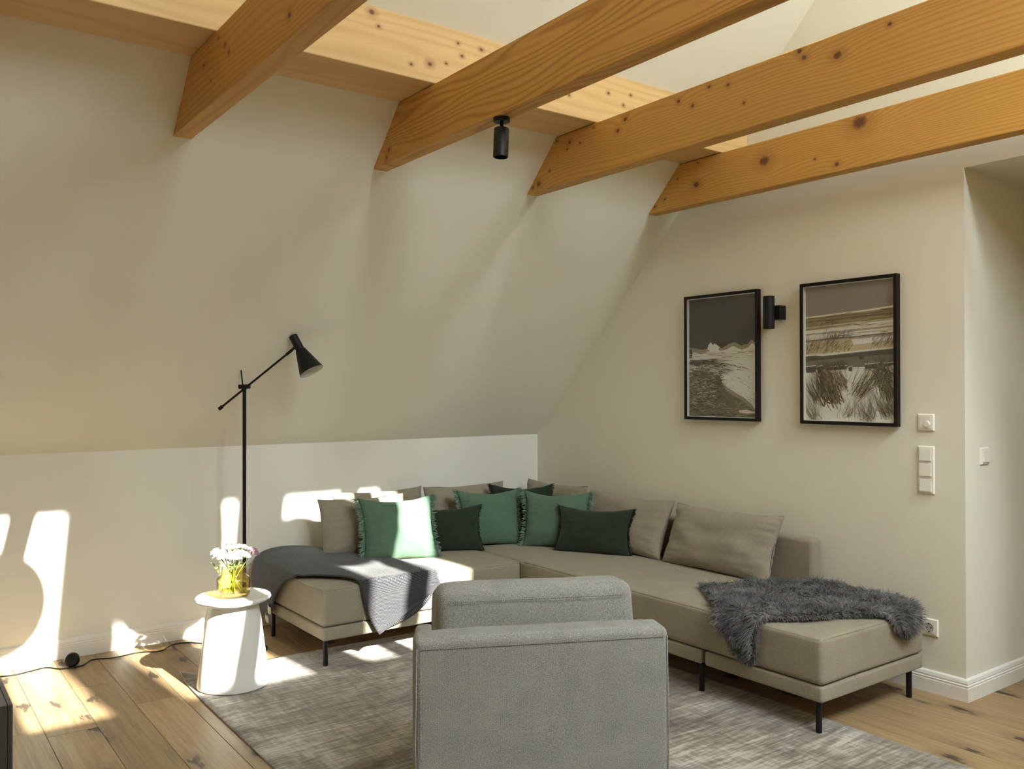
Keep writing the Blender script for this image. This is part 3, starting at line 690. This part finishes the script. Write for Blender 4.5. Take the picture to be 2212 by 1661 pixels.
# flowers
fr = random.Random(21)
def flower(head, lean_from, mat, label, rad, group, nflo=105, leaves=3):
    e = tag(empty('yarrow_flower', VC+Vector((0, 0, .01))), label, 'flower', group)
    a = Vector(lean_from); b = Vector(head); mid = a.lerp(b, .5)+Vector((0, 0, .01)); neck = a.lerp(b, .66)
    m = MB(); P_ = [a.lerp(mid, t) if t <= 1 else mid.lerp(b, t-1) for t in [k/4 for k in range(9)]]; m.tube(P_, .0022, 6)
    axis = (b-mid).normalized(); ux = axis.orthogonal().normalized(); uy = axis.cross(ux)
    for k in range(7):
        an = 2*math.pi*k/7; m.tube([b-axis*.012, b+(ux*math.cos(an)+uy*math.sin(an))*rad*.6+axis*.004], .0009, 4)
    m.build('stem', M_stem, e, True)
    bm = bmesh.new()
    for k in range(nflo):
        r_ = rad*math.sqrt((k+.5)/nflo); an = k*2.39996; c = b+(ux*math.cos(an)+uy*math.sin(an))*r_+axis*(.012*(1-(r_/rad)**2)+fr.uniform(-.003, .004))
        bmesh.ops.create_icosphere(bm, subdivisions=1, radius=fr.uniform(.0034, .0056), matrix=Matrix.Translation(c) @ Matrix.Diagonal((1, 1, .75, 1)))
    bmobj('flower_head', bm, mat, e, False)
    for k in range(leaves):
        t = fr.uniform(.55, .9); p = a.lerp(b, t); an = fr.uniform(0, 6.28); d = Vector((math.cos(an), math.sin(an), fr.uniform(.1, .7))).normalized(); L = fr.uniform(.035, .06); m = MB()
        sd = d.cross(Vector((0, 0, 1))).normalized()
        m.tube([p, p+d*L*.5+Vector((0, 0, .006)), p+d*L], .0008, 4)
        for q in range(6):
            c = p+d*L*(.3+.11*q)
            for s in (-1, 1):
                tip = c+(sd*s*.010+d*.008)*(1.1-.1*q); m.add([c-d*.0015, c+d*.0015, tip], [(0, 1, 2)]); m.add([c-Vector((0, 0, .0015)), c+Vector((0, 0, .0015)), tip], [(0, 1, 2)])
        m.build('leaf', M_leaf, e)
wl = 'white yarrow flower head in the amber glass vase'; wg_ = 'white yarrow flowers in the vase'
# image right at the vase is roughly (0.81,-0.59,0)
R_ = Vector((.806, -.592, 0)); T_ = Vector((-.592, -.806, 0))
def rel(r_, t_, z_): return tuple(R_*r_+T_*t_+Vector((0, 0, z_)))
for hd in ((-.066, .010, .188), (-.034, .026, .180), (.016, .028, .180), (.048, .010, .190), (-.012, -.015, .212), (.028, -.028, .215), (-.090, -.01, .196)):
    flower(rel(*hd), rel(-hd[0]*.55, fr.uniform(-.02, .02), .0), M_petal, wl, .035 if hd[0] > -.08 else .023, wg_)
flower(rel(.084, -.02, .198), rel(-.03, .0, .0), M_pink, 'mauve pink yarrow flower head leaning to the side of the bouquet', .034, None)
for k, hd in enumerate(((-.045, -.03, .235), (-.020, -.03, .250), (-.095, .01, .145), (-.01, .02, .215), (.02, 0, .21))):
    e = tag(empty('foliage_sprig', VC+Vector((0, 0, .01))), 'feathery green yarrow leaf sprig among the white flowers', 'sprig', 'green sprigs in the vase')
    a, b = Vector(rel(.0, .0, .0)), Vector(rel(*hd)); m = MB(); m.tube([a, a.lerp(b, .5)+Vector((0, 0, .015)), b], .0014, 5); m.build('stem', M_stem, e, True)
    d = (b-a).normalized(); m = MB()
    for q in range(14):
        c = a.lerp(b, .62+.38*q/13)
        for s in range(4):
            dd = Vector((fr.uniform(-1, 1), fr.uniform(-1, 1), fr.uniform(.1, 1))).normalized(); tip = c+dd*.014; sdv = dd.orthogonal().normalized()*.0016
            m.add([c-sdv, c+sdv, tip], [(0, 1, 2)])
    m.build('leaf', M_leaf, e)

# ------------------------------------------------------------------ floor lamp
LP = Vector((-2.337, -.45, 0)); lamp = tag(empty('floor_lamp', LP), 'slim black floor lamp with a cone shade on a tilted arm', 'floor lamp')
m = MB(); m.lathe([(.001, 0), (.115, 0), (.12, .004), (.12, .014), (.115, .018), (.001, .018)], 48); o = m.build('base', M_black, lamp); auto_smooth(o, 40)
m = MB(); m.tube([(0, 0, .015), (0, 0, 1.412)], .0098, 16); o = m.build('pole', M_black, lamp, True); auto_smooth(o, 40)
AXR = Vector((.806, -.592, 0))       # the arm swings parallel to the sofa's diagonal
def L3(r_, z_, t_=0): return AXR*r_+Vector((-.592, -.806, 0))*t_+Vector((0, 0, z_))
a0, a1 = L3(-.129, 1.296, .012), L3(.262, 1.612, .012)
da = (a1-a0).normalized()
m = MB(); m.tube([a0, a1], .0058, 12); m.tube([a0-da*.004, a0+da*.020], .0098, 14); m.tube([a1-da*.045, a1-da*.004], .0082, 14); o = m.build('arm', M_black, lamp); auto_smooth(o, 40)
m = MB(); m.tube([L3(-.030, 1.413), L3(.030, 1.415)], .012, 16); m.lathe([(.001, -.012), (.014, -.012), (.014, .012), (.001, .012)], 20, Matrix.Translation((0, 0, 1.413))); o = m.build('clamp', M_black, lamp); auto_smooth(o, 40)
m = MB(); m.tube([L3(-.012, 1.42, -.01), L3(-.022, 1.51, -.01)], .0038, 10); o = m.build('locking_rod', M_black, lamp); auto_smooth(o, 40)
# shade: axis pointing down to the side
ax = (L3(.115, -.205, .035)).normalized(); top = L3(.262, 1.685, .012)
Mx = Matrix.Translation(top) @ ax.to_track_quat('Z', 'Y').to_matrix().to_4x4()
m = MB(); m.lathe([(.001, .0), (.021, .0), (.0235, .003), (.0235, .088), (.0275, .090), (.0665, .222), (.0650, .222), (.0265, .094), (.022, .09), (.001, .088)], 48, Mx); o = m.build('lamp_shade', M_black, lamp); auto_smooth(o, 35)
m = MB(); m.lathe([(.022, .0935), (.0262, .095), (.0646, .2218), (.0640, .2218), (.0255, .097), (.001, .097)], 48, Mx); o = m.build('shade_lining', M_shadein, lamp); auto_smooth(o, 35)
m = MB(); m.lathe([(.001, .098), (.014, .1), (.016, .12), (.028, .15), (.030, .17), (.022, .188), (.001, .195)], 28, Mx); o = m.build('bulb', simple('frosted_bulb', (.85, .85, .82), .3), lamp); auto_smooth(o, 60)
m = MB(); m.tube([a1-da*.006, top+ax*.055], .0075, 12); o = m.build('shade_joint', M_black, lamp, True)
# cord along the baseboard and round foot switch
cpts = [(-2.30, -.45), (-2.36, -.32), (-2.467, -.19), (-2.54, -.115), (-2.612, -.105), (-2.70, -.185), (-2.80, -.145), (-2.92, -.165), (-3.02, -.135), (-3.08, -.205), (-3.13, -.205), (-3.18, -.20), (-3.235, -.135), (-3.30, -.15), (-3.39, -.168), (-3.55, -.12), (-3.8, -.10)]
cp = [cat([(x_, y_, 0.0045) for x_, y_ in cpts], k/96) for k in range(97)]
m = MB(); m.tube([p-LP for p in cp], .0034, 8); o = m.build('power_cord', M_black, lamp, True)
m = MB(); Mx = Matrix.Translation(Vector((-3.125, -.185, .036))-LP) @ Matrix.Rotation(D(-30), 4, 'Z') @ Matrix.Rotation(D(72), 4, 'X') @ Matrix.Translation((0, 0, -.012)); m.lathe([(.001, .0), (.030, .0), (.036, .005), (.036, .014), (.030, .024), (.016, .029), (.001, .030)], 36, Mx); m.lathe([(.011, .028), (.0115, .032), (.001, .033)], 24, Mx); o = m.build('foot_switch', M_black, lamp); auto_smooth(o, 30)

# ------------------------------------------------------------------ spotlight and wall light
sx, sy = BX[1]+BW/2, -2.352; spot = tag(empty('ceiling_spotlight', (sx, sy, ZB)), 'small black cylinder spotlight hanging under a pine beam', 'spotlight')
m = MB(); m.lathe([(.001, -.016), (.030, -.016), (.032, -.014), (.032, 0), (.001, 0)], 32); o = m.build('mount', M_black, spot); auto_smooth(o, 40)
m = MB(); m.tube([(0, 0, -.012), (0, 0, -.046)], .007, 12); o = m.build('stem', M_black, spot, True)
Mx = Matrix.Translation((0, 0, -.040)) @ Matrix.Rotation(D(3), 4, 'Y')
m = MB(); m.lathe([(.001, 0), (.027, 0), (.029, -.003), (.029, -.110), (.026, -.112), (.026, -.095), (.001, -.095)], 32, Mx); o = m.build('housing', M_black, spot); auto_smooth(o, 40)
sc_e = tag(empty('wall_sconce', (0, -2.128, 1.805)), 'black up-and-down cylinder wall light between the two pictures', 'wall light')
m = MB(); m.box(-.055, 0, -.034, .034, -.037, .037); o = m.build('wall_mount', M_black, sc_e)
m = MB(); m.lathe([(.001, .082), (.027, .082), (.027, .087), (.030, .087), (.030, -.087), (.027, -.087), (.027, -.082), (.001, -.082)], 32, Matrix.Translation((-.084, .012, 0))); o = m.build('housing', M_black, sc_e); auto_smooth(o, 40)

# ------------------------------------------------------------------ framed prints
def vcol():
    m, nt, bs = newmat('art_print_ink'); a = nd(nt, 'Attribute', attribute_name='Col'); nt.links.new(a.outputs[0], bs.inputs['Base Color'])
    bs.inputs['Roughness'].default_value = .8; bs.inputs['Specular IOR Level'].default_value = .2; return m
M_print = vcol()
def srgb(r, g, b):
    k = 1.12+.55*min(1, max(0, (r-70)/110))
    return tuple(min(.9, k*((c/255)/12.92 if c/255 <= .04045 else ((c/255+.055)/1.055)**2.4)) for c in (r, g, b))
class Art:
    def __init__(s, W_, H_, seed): s.W, s.H = W_, H_; s.v = []; s.f = []; s.c = []; s.layer = 0; s.r = random.Random(seed)
    def poly(s, pts, col, step=1):
        s.layer += step; n = len(s.v)
        for px, py in pts: s.v.append((-.00004*s.layer, s.W*(.5-min(1, max(0, px))), s.H*(1-min(1, max(0, py)))))
        s.f.append(tuple(range(n, n+len(pts)))); s.c.append(col)
    def strokes(s, gen, cnt):
        s.layer += 1
        for k in range(cnt):
            (x0, y0, x1, y1, bend, wd, col) = gen(s.r)
            mx, my = (x0+x1)/2+bend*(y1-y0), (y0+y1)/2-bend*(x1-x0); asp = s.W/s.H; pts = []
            P_ = [((1-t)**2*x0+2*t*(1-t)*mx+t*t*x1, (1-t)**2*y0+2*t*(1-t)*my+t*t*y1) for t in (0, .33, .66, 1)]
            up_, dn = [], []
            for i, (px, py) in enumerate(P_):
                qx, qy = P_[min(i+1, 3)]; rx, ry = P_[max(i-1, 0)]; dx, dy = (qx-rx)*asp, (qy-ry); l = math.hypot(dx, dy) or 1e-6; ww = wd*(1, .9, .6, .1)[i]
                up_.append((px-dy/l*ww/asp, py+dx/l*ww)); dn.append((px+dy/l*ww/asp, py-dx/l*ww))
            s.poly(up_+dn[::-1], col, 1 if k % 16 == 15 else 0)
    def build(s, parent):
        o = mk('print', s.v, s.f, M_print, parent); l = o.data.color_attributes.new('Col', 'FLOAT_COLOR', 'CORNER')
        for p in o.data.polygons:
            for li in p.loop_indices: l.data[li].color = (*s.c[p.index], 1)
        return o
def picture(yc, zc, label, draw, seed):
    W_, H_, d, b = .535, .728, .032, .017
    e = tag(empty('framed_picture', (0, yc, zc-H_/2)), label, 'picture')
    for nm, (ya, yb_, za, zb_) in (('l', (W_/2-b, W_/2, 0, H_)), ('r', (-W_/2, -W_/2+b, 0, H_)), ('t', (-W_/2+b, W_/2-b, H_-b, H_)), ('b', (-W_/2+b, W_/2-b, 0, b))):
        m = MB(); m.box(-d-.004, -.004, ya, yb_, za, zb_); o = m.build('frame_bar', M_blackframe, e); bv = o.modifiers.new('b', 'BEVEL'); bv.width = .0012; bv.segments = 1
    m = MB(); m.box(-.010, -.004, -W_/2+b, W_/2-b, b, H_-b); m.build('backing', M_white, e)
    m = MB(); s_ = .0035
    for (ya, yb_, za, zb_) in ((W_/2-b-s_, W_/2-b, b, H_-b), (-W_/2+b, -W_/2+b+s_, b, H_-b), (-W_/2+b+s_, W_/2-b-s_, H_-b-s_, H_-b), (-W_/2+b+s_, W_/2-b-s_, b, b+s_)): m.box(-.029, -.0102, ya, yb_, za, zb_)
    m.build('spacer', M_white, e)
    ar = Art(W_-2*b-2*s_, H_-2*b-2*s_, seed); draw(ar); o = ar.build(e); o.location = (-.0104, 0, b+s_)
    m = MB(); m.box(-.0315, -.0300, -W_/2+b, W_/2-b, b, H_-b); m.build('glass', M_glass, e)
    return e
def sea(A):
    r = A.r; pale = srgb(208, 200, 192); sky = srgb(66, 62, 52); mid = srgb(140, 130, 112); water = srgb(104, 97, 80); dk = srgb(62, 58, 50)
    A.poly([(0, 0), (1, 0), (1, 1), (0, 1)], pale)
    def jag(base, amp, seed):
        q = random.Random(seed); n = 46; pts = []
        for i in range(n+1):
            x_ = i/n; b = base+amp*(noise.noise(Vector((x_*9+seed, seed, 0)))+.45*noise.noise(Vector((x_*31, seed, 3))))
            b -= .045*math.exp(-((x_-.93)/.05)**2)+.030*math.exp(-((x_-.66)/.08)**2)+.03*math.exp(-((x_-.38)/.05)**2)-.02*math.exp(-((x_-.2)/.1)**2)
            pts.append((x_, b))
        return pts
    j1 = jag(.425, .012, 3); A.poly([(0, 0), (1, 0)]+[(1, 0)]+[(x_, y_+.022) for x_, y_ in j1[::-1]], mid)
    j2 = jag(.415, .016, 5); A.poly([(0, 0), (1, 0)]+[(x_, y_) for x_, y_ in j2[::-1]], sky)
    for k in range(26):
        x_, y_ = r.random(), r.uniform(0, .34); a = r.uniform(.06, .2); t = r.uniform(.85, 1.12); A.poly([(x_+a*math.cos(q*.7), min(.36, y_+a*.5*math.sin(q*.7)*r.uniform(.6, 1))) for q in range(9)], tuple(c*t for c in sky))
    A.poly([(.28, .435), (.30, .395), (.34, .372), (.36, .40), (.40, .385), (.47, .42), (.44, .445), (.36, .452)], pale)
    A.poly([(0, .43), (.03, .42), (.05, .46), (.045, .50), (0, .505)], dk)
    A.strokes(lambda q: (lambda x_, y_: (x_, y_, x_+q.uniform(.05, .22), y_+q.uniform(-.006, .006), q.uniform(-.05, .05), q.uniform(.0008, .0022), q.choice([mid, srgb(170, 160, 150), srgb(190, 182, 174)])))(q.uniform(-.05, .95), q.uniform(.455, .52)), 60)
    A.strokes(lambda q: (lambda x_, y_: (x_, y_, x_+q.uniform(.1, .35), y_+q.uniform(-.004, .022), q.uniform(-.06, .06), q.uniform(.001, .0035), q.choice([srgb(95, 88, 80), srgb(120, 112, 104), srgb(80, 75, 66)])))(q.uniform(-.1, .35), q.uniform(.518, .56)), 70)
    A.strokes(lambda q: (lambda x_, y_: (x_, y_, x_+q.uniform(.08, .2), y_+q.uniform(.012, .035), q.uniform(-.1, .1), q.uniform(.001, .003), q.choice([srgb(95, 88, 80), srgb(130, 120, 110)])))(q.uniform(.25, .8), q.uniform(.55, .63)), 34)
    A.poly([(0, .63), (.12, .60), (.26, .615), (.38, .625), (.47, .66), (.50, .72), (.58, .76), (.70, .81), (.82, .85), (.92, .90), (1, .97), (1, 1), (0, 1)], water)
    A.poly([(.50, .72), (.58, .755), (.70, .80), (.83, .845), (.93, .90), (1, .965), (1, .975), (.9, .915), (.78, .86), (.66, .82), (.55, .775)], mid)
    def wv(q, cols, xr, yr, w0): x_, y_ = q.uniform(*xr), q.uniform(*yr); return (x_, y_, x_+q.uniform(.02, .11), y_+q.uniform(-.012, .014), q.uniform(-.35, .35), q.uniform(*w0), q.choice(cols))
    A.strokes(lambda q: wv(q, [dk, srgb(75, 70, 58), srgb(86, 80, 64)], (-.05, .5), (.56, .99), (.001, .004)), 420)
    A.strokes(lambda q: wv(q, [srgb(160, 150, 138), srgb(185, 176, 166), srgb(140, 132, 112)], (-.05, .40), (.57, .90), (.0008, .0028)), 260)
    A.strokes(lambda q: wv(q, [srgb(150, 142, 118), srgb(132, 124, 98), srgb(78, 72, 58)], (-.05, .9), (.86, 1.0), (.0008, .0026)), 240)
    A.strokes(lambda q: (lambda x_: (lambda y_: (x_, y_, x_+q.uniform(.02, .08), y_+q.uniform(.006, .02), 0, q.uniform(.0005, .0016), q.choice([srgb(120, 112, 104), srgb(150, 142, 134)])))(q.uniform(.60, .62+.3*x_)))(q.uniform(.52, .98)), 60)
    A.poly([(.74, .945), (.85, .938), (1, .955), (1, .965), (.86, .968), (.76, .96)], srgb(190, 180, 172))
def dunes(A):
    r = A.r; sand = srgb(205, 194, 188); grey = srgb(126, 118, 112); och = srgb(138, 122, 88); lil = srgb(160, 148, 144); dk = srgb(70, 62, 52); wat = srgb(112, 107, 102); wdk = srgb(84, 79, 72)
    A.poly([(0, 0), (1, 0), (1, 1), (0, 1)], sand)
    A.poly([(0, 0), (1, 0), (1, .185), (.7, .20), (.3, .212), (0, .222)], grey)
    A.poly([(0, .222), (.3, .212), (.7, .20), (1, .185), (1, .197), (.6, .215), (.2, .228), (0, .235)], srgb(190, 180, 165))
    A.poly([(0, .235), (.3, .225), (.7, .212), (1, .20), (1, .275), (.6, .295), (.4, .31), (0, .33)], och)
    for (ya, yb_, h, c) in ((.232, .215, .014, srgb(122, 106, 76)), (.255, .235, .012, srgb(104, 92, 68)), (.30, .272, .012, srgb(170, 158, 138)), (.325, .300, .02, srgb(196, 186, 178)), (.35, .322, .014, lil), (.372, .345, .018, srgb(200, 190, 182)), (.40, .372, .012, srgb(120, 108, 100)), (.41, .382, .012, lil)):
        A.poly([(0, ya)]+[(k/10, ya+(yb_-ya)*k/10+.005*noise.noise(Vector((k*.9, ya*40, 0)))) for k in range(11)]+[(k/10, ya+(yb_-ya)*k/10+h+.007*noise.noise(Vector((k*.8, ya*60, 5)))) for k in range(10, -1, -1)], c)
    A.poly([(0, .425), (.5, .405), (.55, .43), (1, .385), (1, .475), (.6, .49), (0, .51)], srgb(172, 160, 132))
    A.poly([(.54, .432), (.7, .412), (1, .395), (1, .42), (.75, .44), (.56, .448)], srgb(214, 206, 198))
    A.strokes(lambda q: (lambda x_, y_: (x_, y_, x_+q.uniform(.02, .07), y_-q.uniform(.03, .07), q.uniform(-.1, .15), q.uniform(.0006, .002), q.choice([och, srgb(112, 96, 66), srgb(96, 84, 60), srgb(178, 162, 126)])))(q.uniform(-.03, .52), q.uniform(.41, .505)), 260)
    A.strokes(lambda q: (lambda x_, y_: (x_, y_, x_+q.uniform(.02, .06), y_-q.uniform(.02, .05), q.uniform(-.1, .15), q.uniform(.0006, .0018), q.choice([och, srgb(112, 96, 66), dk])))(q.uniform(.75, 1.0), q.uniform(.40, .47)), 80)
    A.strokes(lambda q: (lambda x_, y_: (x_, y_, x_+q.uniform(.01, .04), y_-q.uniform(.015, .045), q.uniform(-.1, .2), q.uniform(.0006, .0016), q.choice([dk, srgb(112, 96, 66)])))(q.uniform(.2, .5), q.uniform(.36, .41)), 70)
    A.strokes(lambda q: (lambda x_, y_: (x_, y_, x_+q.uniform(.01, .03), y_-q.uniform(.01, .035), q.uniform(-.2, .2), q.uniform(.0006, .0014), q.choice([srgb(104, 92, 60), srgb(150, 136, 100)])))(q.uniform(.0, .35), q.uniform(.26, .315)), 120)
    A.strokes(lambda q: (lambda x_, y_: (x_, y_, x_+q.uniform(.1, .3), y_-q.uniform(.0, .012), q.uniform(-.02, .02), q.uniform(.0006, .002), q.choice([srgb(104, 90, 62), srgb(124, 108, 84), dk])))(q.uniform(.2, .9), q.uniform(.20, .41)), 55)
    A.poly([(0, .515), (.5, .50), (1, .48), (1, .62), (0, .62)], srgb(214, 206, 198))
    A.poly([(0, .52), (.12, .515), (.2, .522), (.55, .505), (1, .485), (1, .605), (.5, .612), (0, .625)], wat)
    A.poly([(0, .522), (.2, .53), (.3, .52), (.55, .51), (1, .488), (1, .525), (.8, .53), (.6, .535), (.3, .545), (.2, .55), (0, .56)], wdk)
    A.poly([(.62, .53), (.67, .53), (.67, .555), (.62, .555)], wdk)
    for (x0, x1, y0, y1) in ((0, .12, .60, .645), (.14, .2, .60, .65), (.25, .48, .605, .63), (.5, .54, .61, .645), (.68, .84, .592, .625), (.86, 1.0, .59, .615)):
        A.poly([(x0, y0), (x1, y0-.006), (x1, y1-.006), (x0+.005, y1)], wdk); A.poly([(x0, y0-.004), (x1, y0-.012), (x1, y0-.006), (x0, y0+.002)], srgb(214, 206, 198))
    A.poly([(0, .64), (.1, .66), (.3, .63), (.55, .64), (.8, .625), (1, .60), (1, 1), (0, 1)], sand)
    A.strokes(lambda q: (lambda x_: (x_, .57+q.uniform(0, .06), x_+q.uniform(.02, .1), .55+q.uniform(0, .06), q.uniform(-.3, .3), q.uniform(.0006, .002), q.choice([dk, srgb(96, 84, 66)])))(q.uniform(.2, .45)), 60)
    gr = [dk, srgb(92, 80, 60), srgb(120, 104, 70), srgb(76, 68, 60), srgb(150, 136, 104)]
    def tuft(cx, cy, n, ang, spread, ln, wd=(.0006, .0022)):
        def g(q):
            a = ang+q.gauss(0, spread); l = q.uniform(*ln); x_ = cx+q.gauss(0, .05); y_ = cy+q.gauss(0, .025); return (x_, y_, x_+l*math.cos(a), y_-l*math.sin(a), q.uniform(-.2, .2), q.uniform(*wd), q.choice(gr))
        A.strokes(g, n)
    tuft(.36, .86, 90, 2.15, .16, (.15, .34), (.001, .005)); tuft(.28, .80, 70, 2.0, .15, (.1, .26), (.001, .005)); tuft(.62, .80, 90, .75, .18, (.1, .36)); tuft(.95, .82, 110, 1.9, .3, (.1, .3)); tuft(.9, .68, 80, 2.4, .4, (.06, .22)); tuft(.45, .74, 80, 2.4, .4, (.05, .2)); tuft(.15, .85, 60, 2.2, .3, (.1, .26)); tuft(.72, .99, 70, 1.9, .5, (.08, .3), (.0005, .0013)); tuft(.93, .95, 70, 2.1, .3, (.1, .3), (.0005, .0013)); tuft(.12, 1.0, 50, 2.2, .3, (.1, .3), (.0005, .0013)); tuft(.8, .72, 60, .8, .3, (.1, .25)); tuft(.5, .97, 40, 1.3, .5, (.05, .22), (.0005, .0012)); tuft(.3, .70, 60, 2.3, .5, (.05, .2))
picture(-1.735, 1.582, 'black framed art print of white surf under a dark sky', sea, 3)
picture(-2.540, 1.580, 'black framed art print of grassy dunes and a grey water band', dunes, 4)

# ------------------------------------------------------------------ switches and socket
def wallplate(name, label, cat, yc, z0, n, rockers, face='x'):
    h = .081+.071*(n-1); e = tag(empty(name, (0, yc, z0)), label, cat)
    m = MB(); a = .0405; b = .036; t = .0095
    m.hexa([(0, -a, 0), (0, a, 0), (0, a, h), (0, -a, h)], [(-t, -b, .0045), (-t, b, .0045), (-t, b, h-.0045), (-t, -b, h-.0045)])
    o = m.build('frame_plate', M_plastic, e); bv = o.modifiers.new('b', 'BEVEL'); bv.width = .002; bv.segments = 2
    return e
e = wallplate('thermostat', 'square white thermostat with a round dial above the switches', 'thermostat', -2.931, 1.200, 1, None)
m = MB(); m.box(-.0125, -.0097, -.0275, .0275, .013, .068); m.build('cover', M_plastic, e)
m = MB(); m.lathe([(.001, .006), (.0125, .006), (.0145, .004), (.0145, 0), (.001, 0)], 28, Matrix.Translation((-.0126, -.009, .034)) @ Matrix.Rotation(-math.pi/2, 4, 'Y')); o = m.build('dial', M_plastic, e); auto_smooth(o, 40)
def rocker(e, zc, tilt):
    m = MB(); m.hexa([(-.0097, -.0275, zc-.0275), (-.0097, .0275, zc-.0275), (-.0097, .0275, zc+.0275), (-.0097, -.0275, zc+.0275)], [(-.0150-tilt, -.0272, zc-.0272), (-.0150-tilt, .0272, zc-.0272), (-.0125, .0272, zc+.0272), (-.0125, -.0272, zc+.0272)])
    m.build('rocker', M_plastic, e)
e = wallplate('light_switch', 'tall white triple light switch below the thermostat', 'switch', -2.931, .909, 3, None)
for k in range(3): rocker(e, .0405+.071*k, .001)
e = wallplate('power_socket', 'white round-recess power socket low on the wall behind the sofa end', 'socket', -2.945, .256, 1, None)
m = MB(); m.box(-.0115, -.0097, -.0275, .0275, .013, .068); m.build('cover', M_plastic, e)
Mx = Matrix.Translation((-.0117, .0, .0405)) @ Matrix.Rotation(-math.pi/2, 4, 'Y')
m = MB(); m.lathe([(.0225, 0), (.0225, .0016), (.0205, .0016), (.0195, .0004), (.001, .0004)], 32, Mx); o = m.build('recess', simple('socket_recess', (.50, .48, .42), .4), e); auto_smooth(o, 40)
for dy in (-.0095, .0095):
    m = MB(); m.lathe([(.0032, .0003), (.0032, .0009), (.0005, .0009)], 14, Mx @ Matrix.Translation((0, dy, 0))); m.build('contact_hole', M_hole, e)
for dz in (-.018, .018):
    m = MB(); m.box(-.0138, -.0122, -.003, .003, .0405+dz-.0022, .0405+dz+.0022); m.build('earth_contact', M_hole, e)
# switch on the hall wall
e = wallplate('light_switch', 'single white light switch on the hall wall round the corner', 'switch', 0, 0, 1, None)
e.location = (.172, LY, 1.047); e.rotation_euler = (0, 0, D(90)); rocker(e, .0405, .001)

# ------------------------------------------------------------------ media sideboard at the edge
sb = tag(empty('sideboard', (-3.582, -1.90, 0)), 'low dark graphite sideboard standing on the oak floor opposite the sofa', 'sideboard')
hS = .405
m = MB(); m.box(-.42, -.0145, 0, 1.05*0+.85, .04, hS-.0); o = m.build('body', M_graphite, sb)
m = MB(); m.box(-.0125, 0, 0, .85, .04, hS); m.build('side_panel', M_graphite, sb)
for a in (-.38, -.06):
    for b in (.05, .78):
        m = MB(); m.box(a, a+.04, b, b+.04, 0, .041); m.build('foot', M_graphite, sb)

# ------------------------------------------------------------------ unseen blockers added under the ridge to cast rounded shadows on the knee wall
BLOCKERS = [(-3.44, .30, .235, .235), (-2.60, .53, .305, .395), (-1.87, .30, .28, .28)]
for k, (wx, wz, r_, rz_) in enumerate(BLOCKERS):
    drum = rz_ > r_
    yL = -4.62; tt = -yL/1.48; px, pz = wx+.226*tt, wz+tt
    lb = 'added unseen drum-shaped shadow lantern hanging from the roof ridge between two round ones' if drum else 'added unseen round shadow lantern hanging on a cord from the roof ridge'
    e = tag(empty('shadow_blocker', (px, yL, pz-rz_)), lb, 'blocker', None if drum else 'added round shadow blockers under the roof ridge')
    ns = 26; pw_ = .22 if drum else 1.0
    m = MB(); m.lathe([(max(.03, r_*math.sin(math.pi*i/ns)**pw_)*(1+.006*(i % 2)), rz_-rz_*math.cos(math.pi*i/ns)) for i in range(1, ns)], 40); o = m.build('shade', M_blocker, e, True)
    m = MB(); m.tube([(0, 0, 2*rz_-.01), (0, 0, (RIDGE_Z-abs(yL-RIDGE_Y))-(pz-rz_))], .003, 8); m.build('cord', M_black, e, True)
